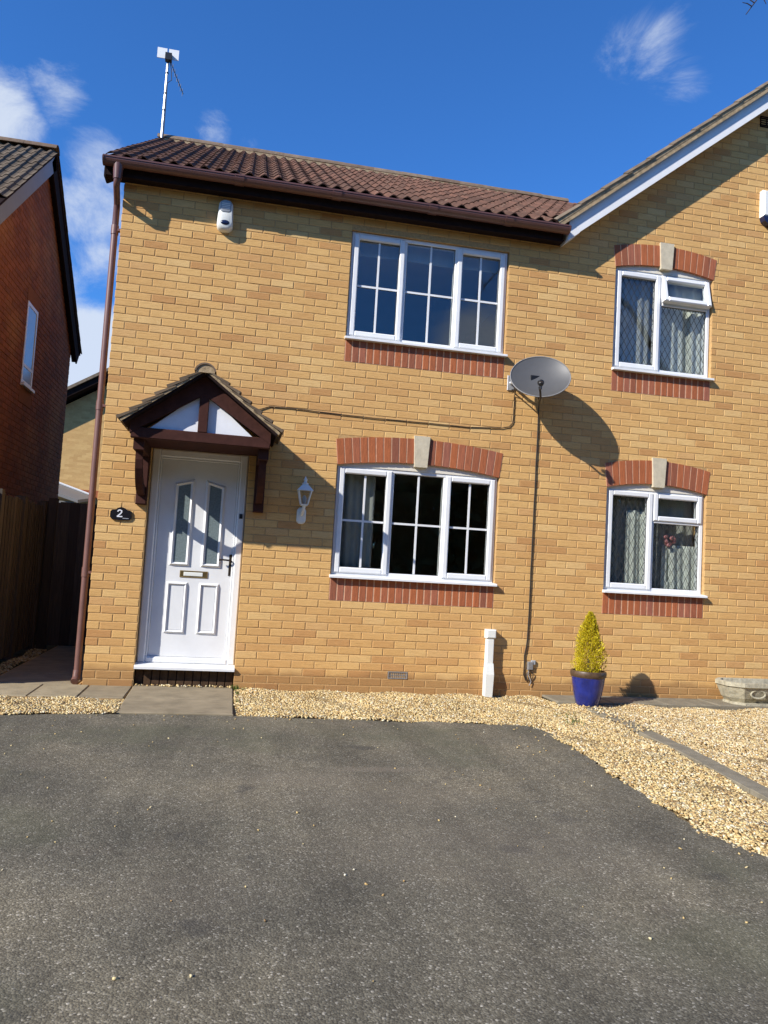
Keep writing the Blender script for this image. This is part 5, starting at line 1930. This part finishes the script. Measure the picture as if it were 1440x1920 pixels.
# ------------------------------------------------------------------ tree to the right, one twig of it in view
TT = root('bare_tree', 'bare twigs of a tree reaching into the sky at the top right corner', 'tree', (8.6, -3.4, G))
MB().tube([(8.6, -3.4, G), (8.55, -3.38, 2.0), (8.35, -3.35, 4.2), (8.2, -3.3, 6.8)], [0.13, 0.11, 0.08, 0.03], 10).build('trunk', M['bark'], TT, smooth=True)
b = MB()
tip = Vector((4.60, -3.0, 5.31))
main = [Vector((8.38, -3.35, 4.0)), Vector((7.2, -3.25, 5.6)), Vector((6.0, -3.12, 6.35)), Vector((5.2, -3.05, 6.15)), Vector((4.80, -3.02, 5.62)), tip]
b.tube([tuple(p) for p in main], [0.05, 0.035, 0.022, 0.012, 0.006, 0.003], 7)
for i in range(34):
    f = random.uniform(0.15, 0.98)
    k = min(int(f * 5), 4)
    p = main[k].lerp(main[k + 1], f * 5 - k)
    d = Vector((random.uniform(-0.7, 0.5), random.uniform(-0.6, 0.6), random.uniform(-0.3, 0.9))).normalized()
    L = random.uniform(0.08, 0.22) if f > 0.75 else random.uniform(0.2, 0.6)
    q = p + d * L * 0.5 + Vector((random.uniform(-0.03, 0.03),) * 3)
    b.tube([tuple(p), tuple(q), tuple(p + d * L)], [0.005, 0.004, 0.002] if f > 0.6 else [0.010, 0.006, 0.003], 5)
for (q0, q1) in (((4.66, -3.01, 5.40), (4.575, -3.0, 5.435)), ((4.64, -3.01, 5.37), (4.555, -3.02, 5.375)), ((4.70, -3.01, 5.48), (4.76, -3.0, 5.42)), ((4.75, -3.02, 5.55), (4.66, -3.0, 5.58))):
    b.tube([q0, tuple((Vector(q0) + Vector(q1)) / 2 + Vector((0, 0, 0.008))), q1], [0.004, 0.0035, 0.002], 5)
b.build('branch', M['bark'], TT)

# ------------------------------------------------------------------ unseen belt of trees, added to darken window reflections and cut sky fill
n = 60000
x = rng.uniform(-22, 34, n)
top = 7.9 + 0.7 * np.sin(x * 0.55) + 0.5 * np.sin(x * 1.37 + 1)
zz = rng.random(n) * top
yb = -20.5 + rng.uniform(-1.5, 1.5, n)
s = rng.uniform(0.18, 0.42, n)[:, None]
a = rng.normal(0, 1, (n, 3))
a /= np.linalg.norm(a, axis=1, keepdims=True)
c_ = np.cross(a, rng.normal(0, 1, (n, 3)))
c_ /= np.linalg.norm(c_, axis=1, keepdims=True)
ctr = np.stack([x, yb, zz], 1)
v = np.stack([ctr - a * s, ctr + c_ * s * 0.5, ctr + a * s, ctr - c_ * s * 0.5], 1).reshape(-1, 3)
np_mesh('unseen_tree_belt', v, np.arange(4 * n).reshape(-1, 4), M['leaf_dark'], kind='stuff')
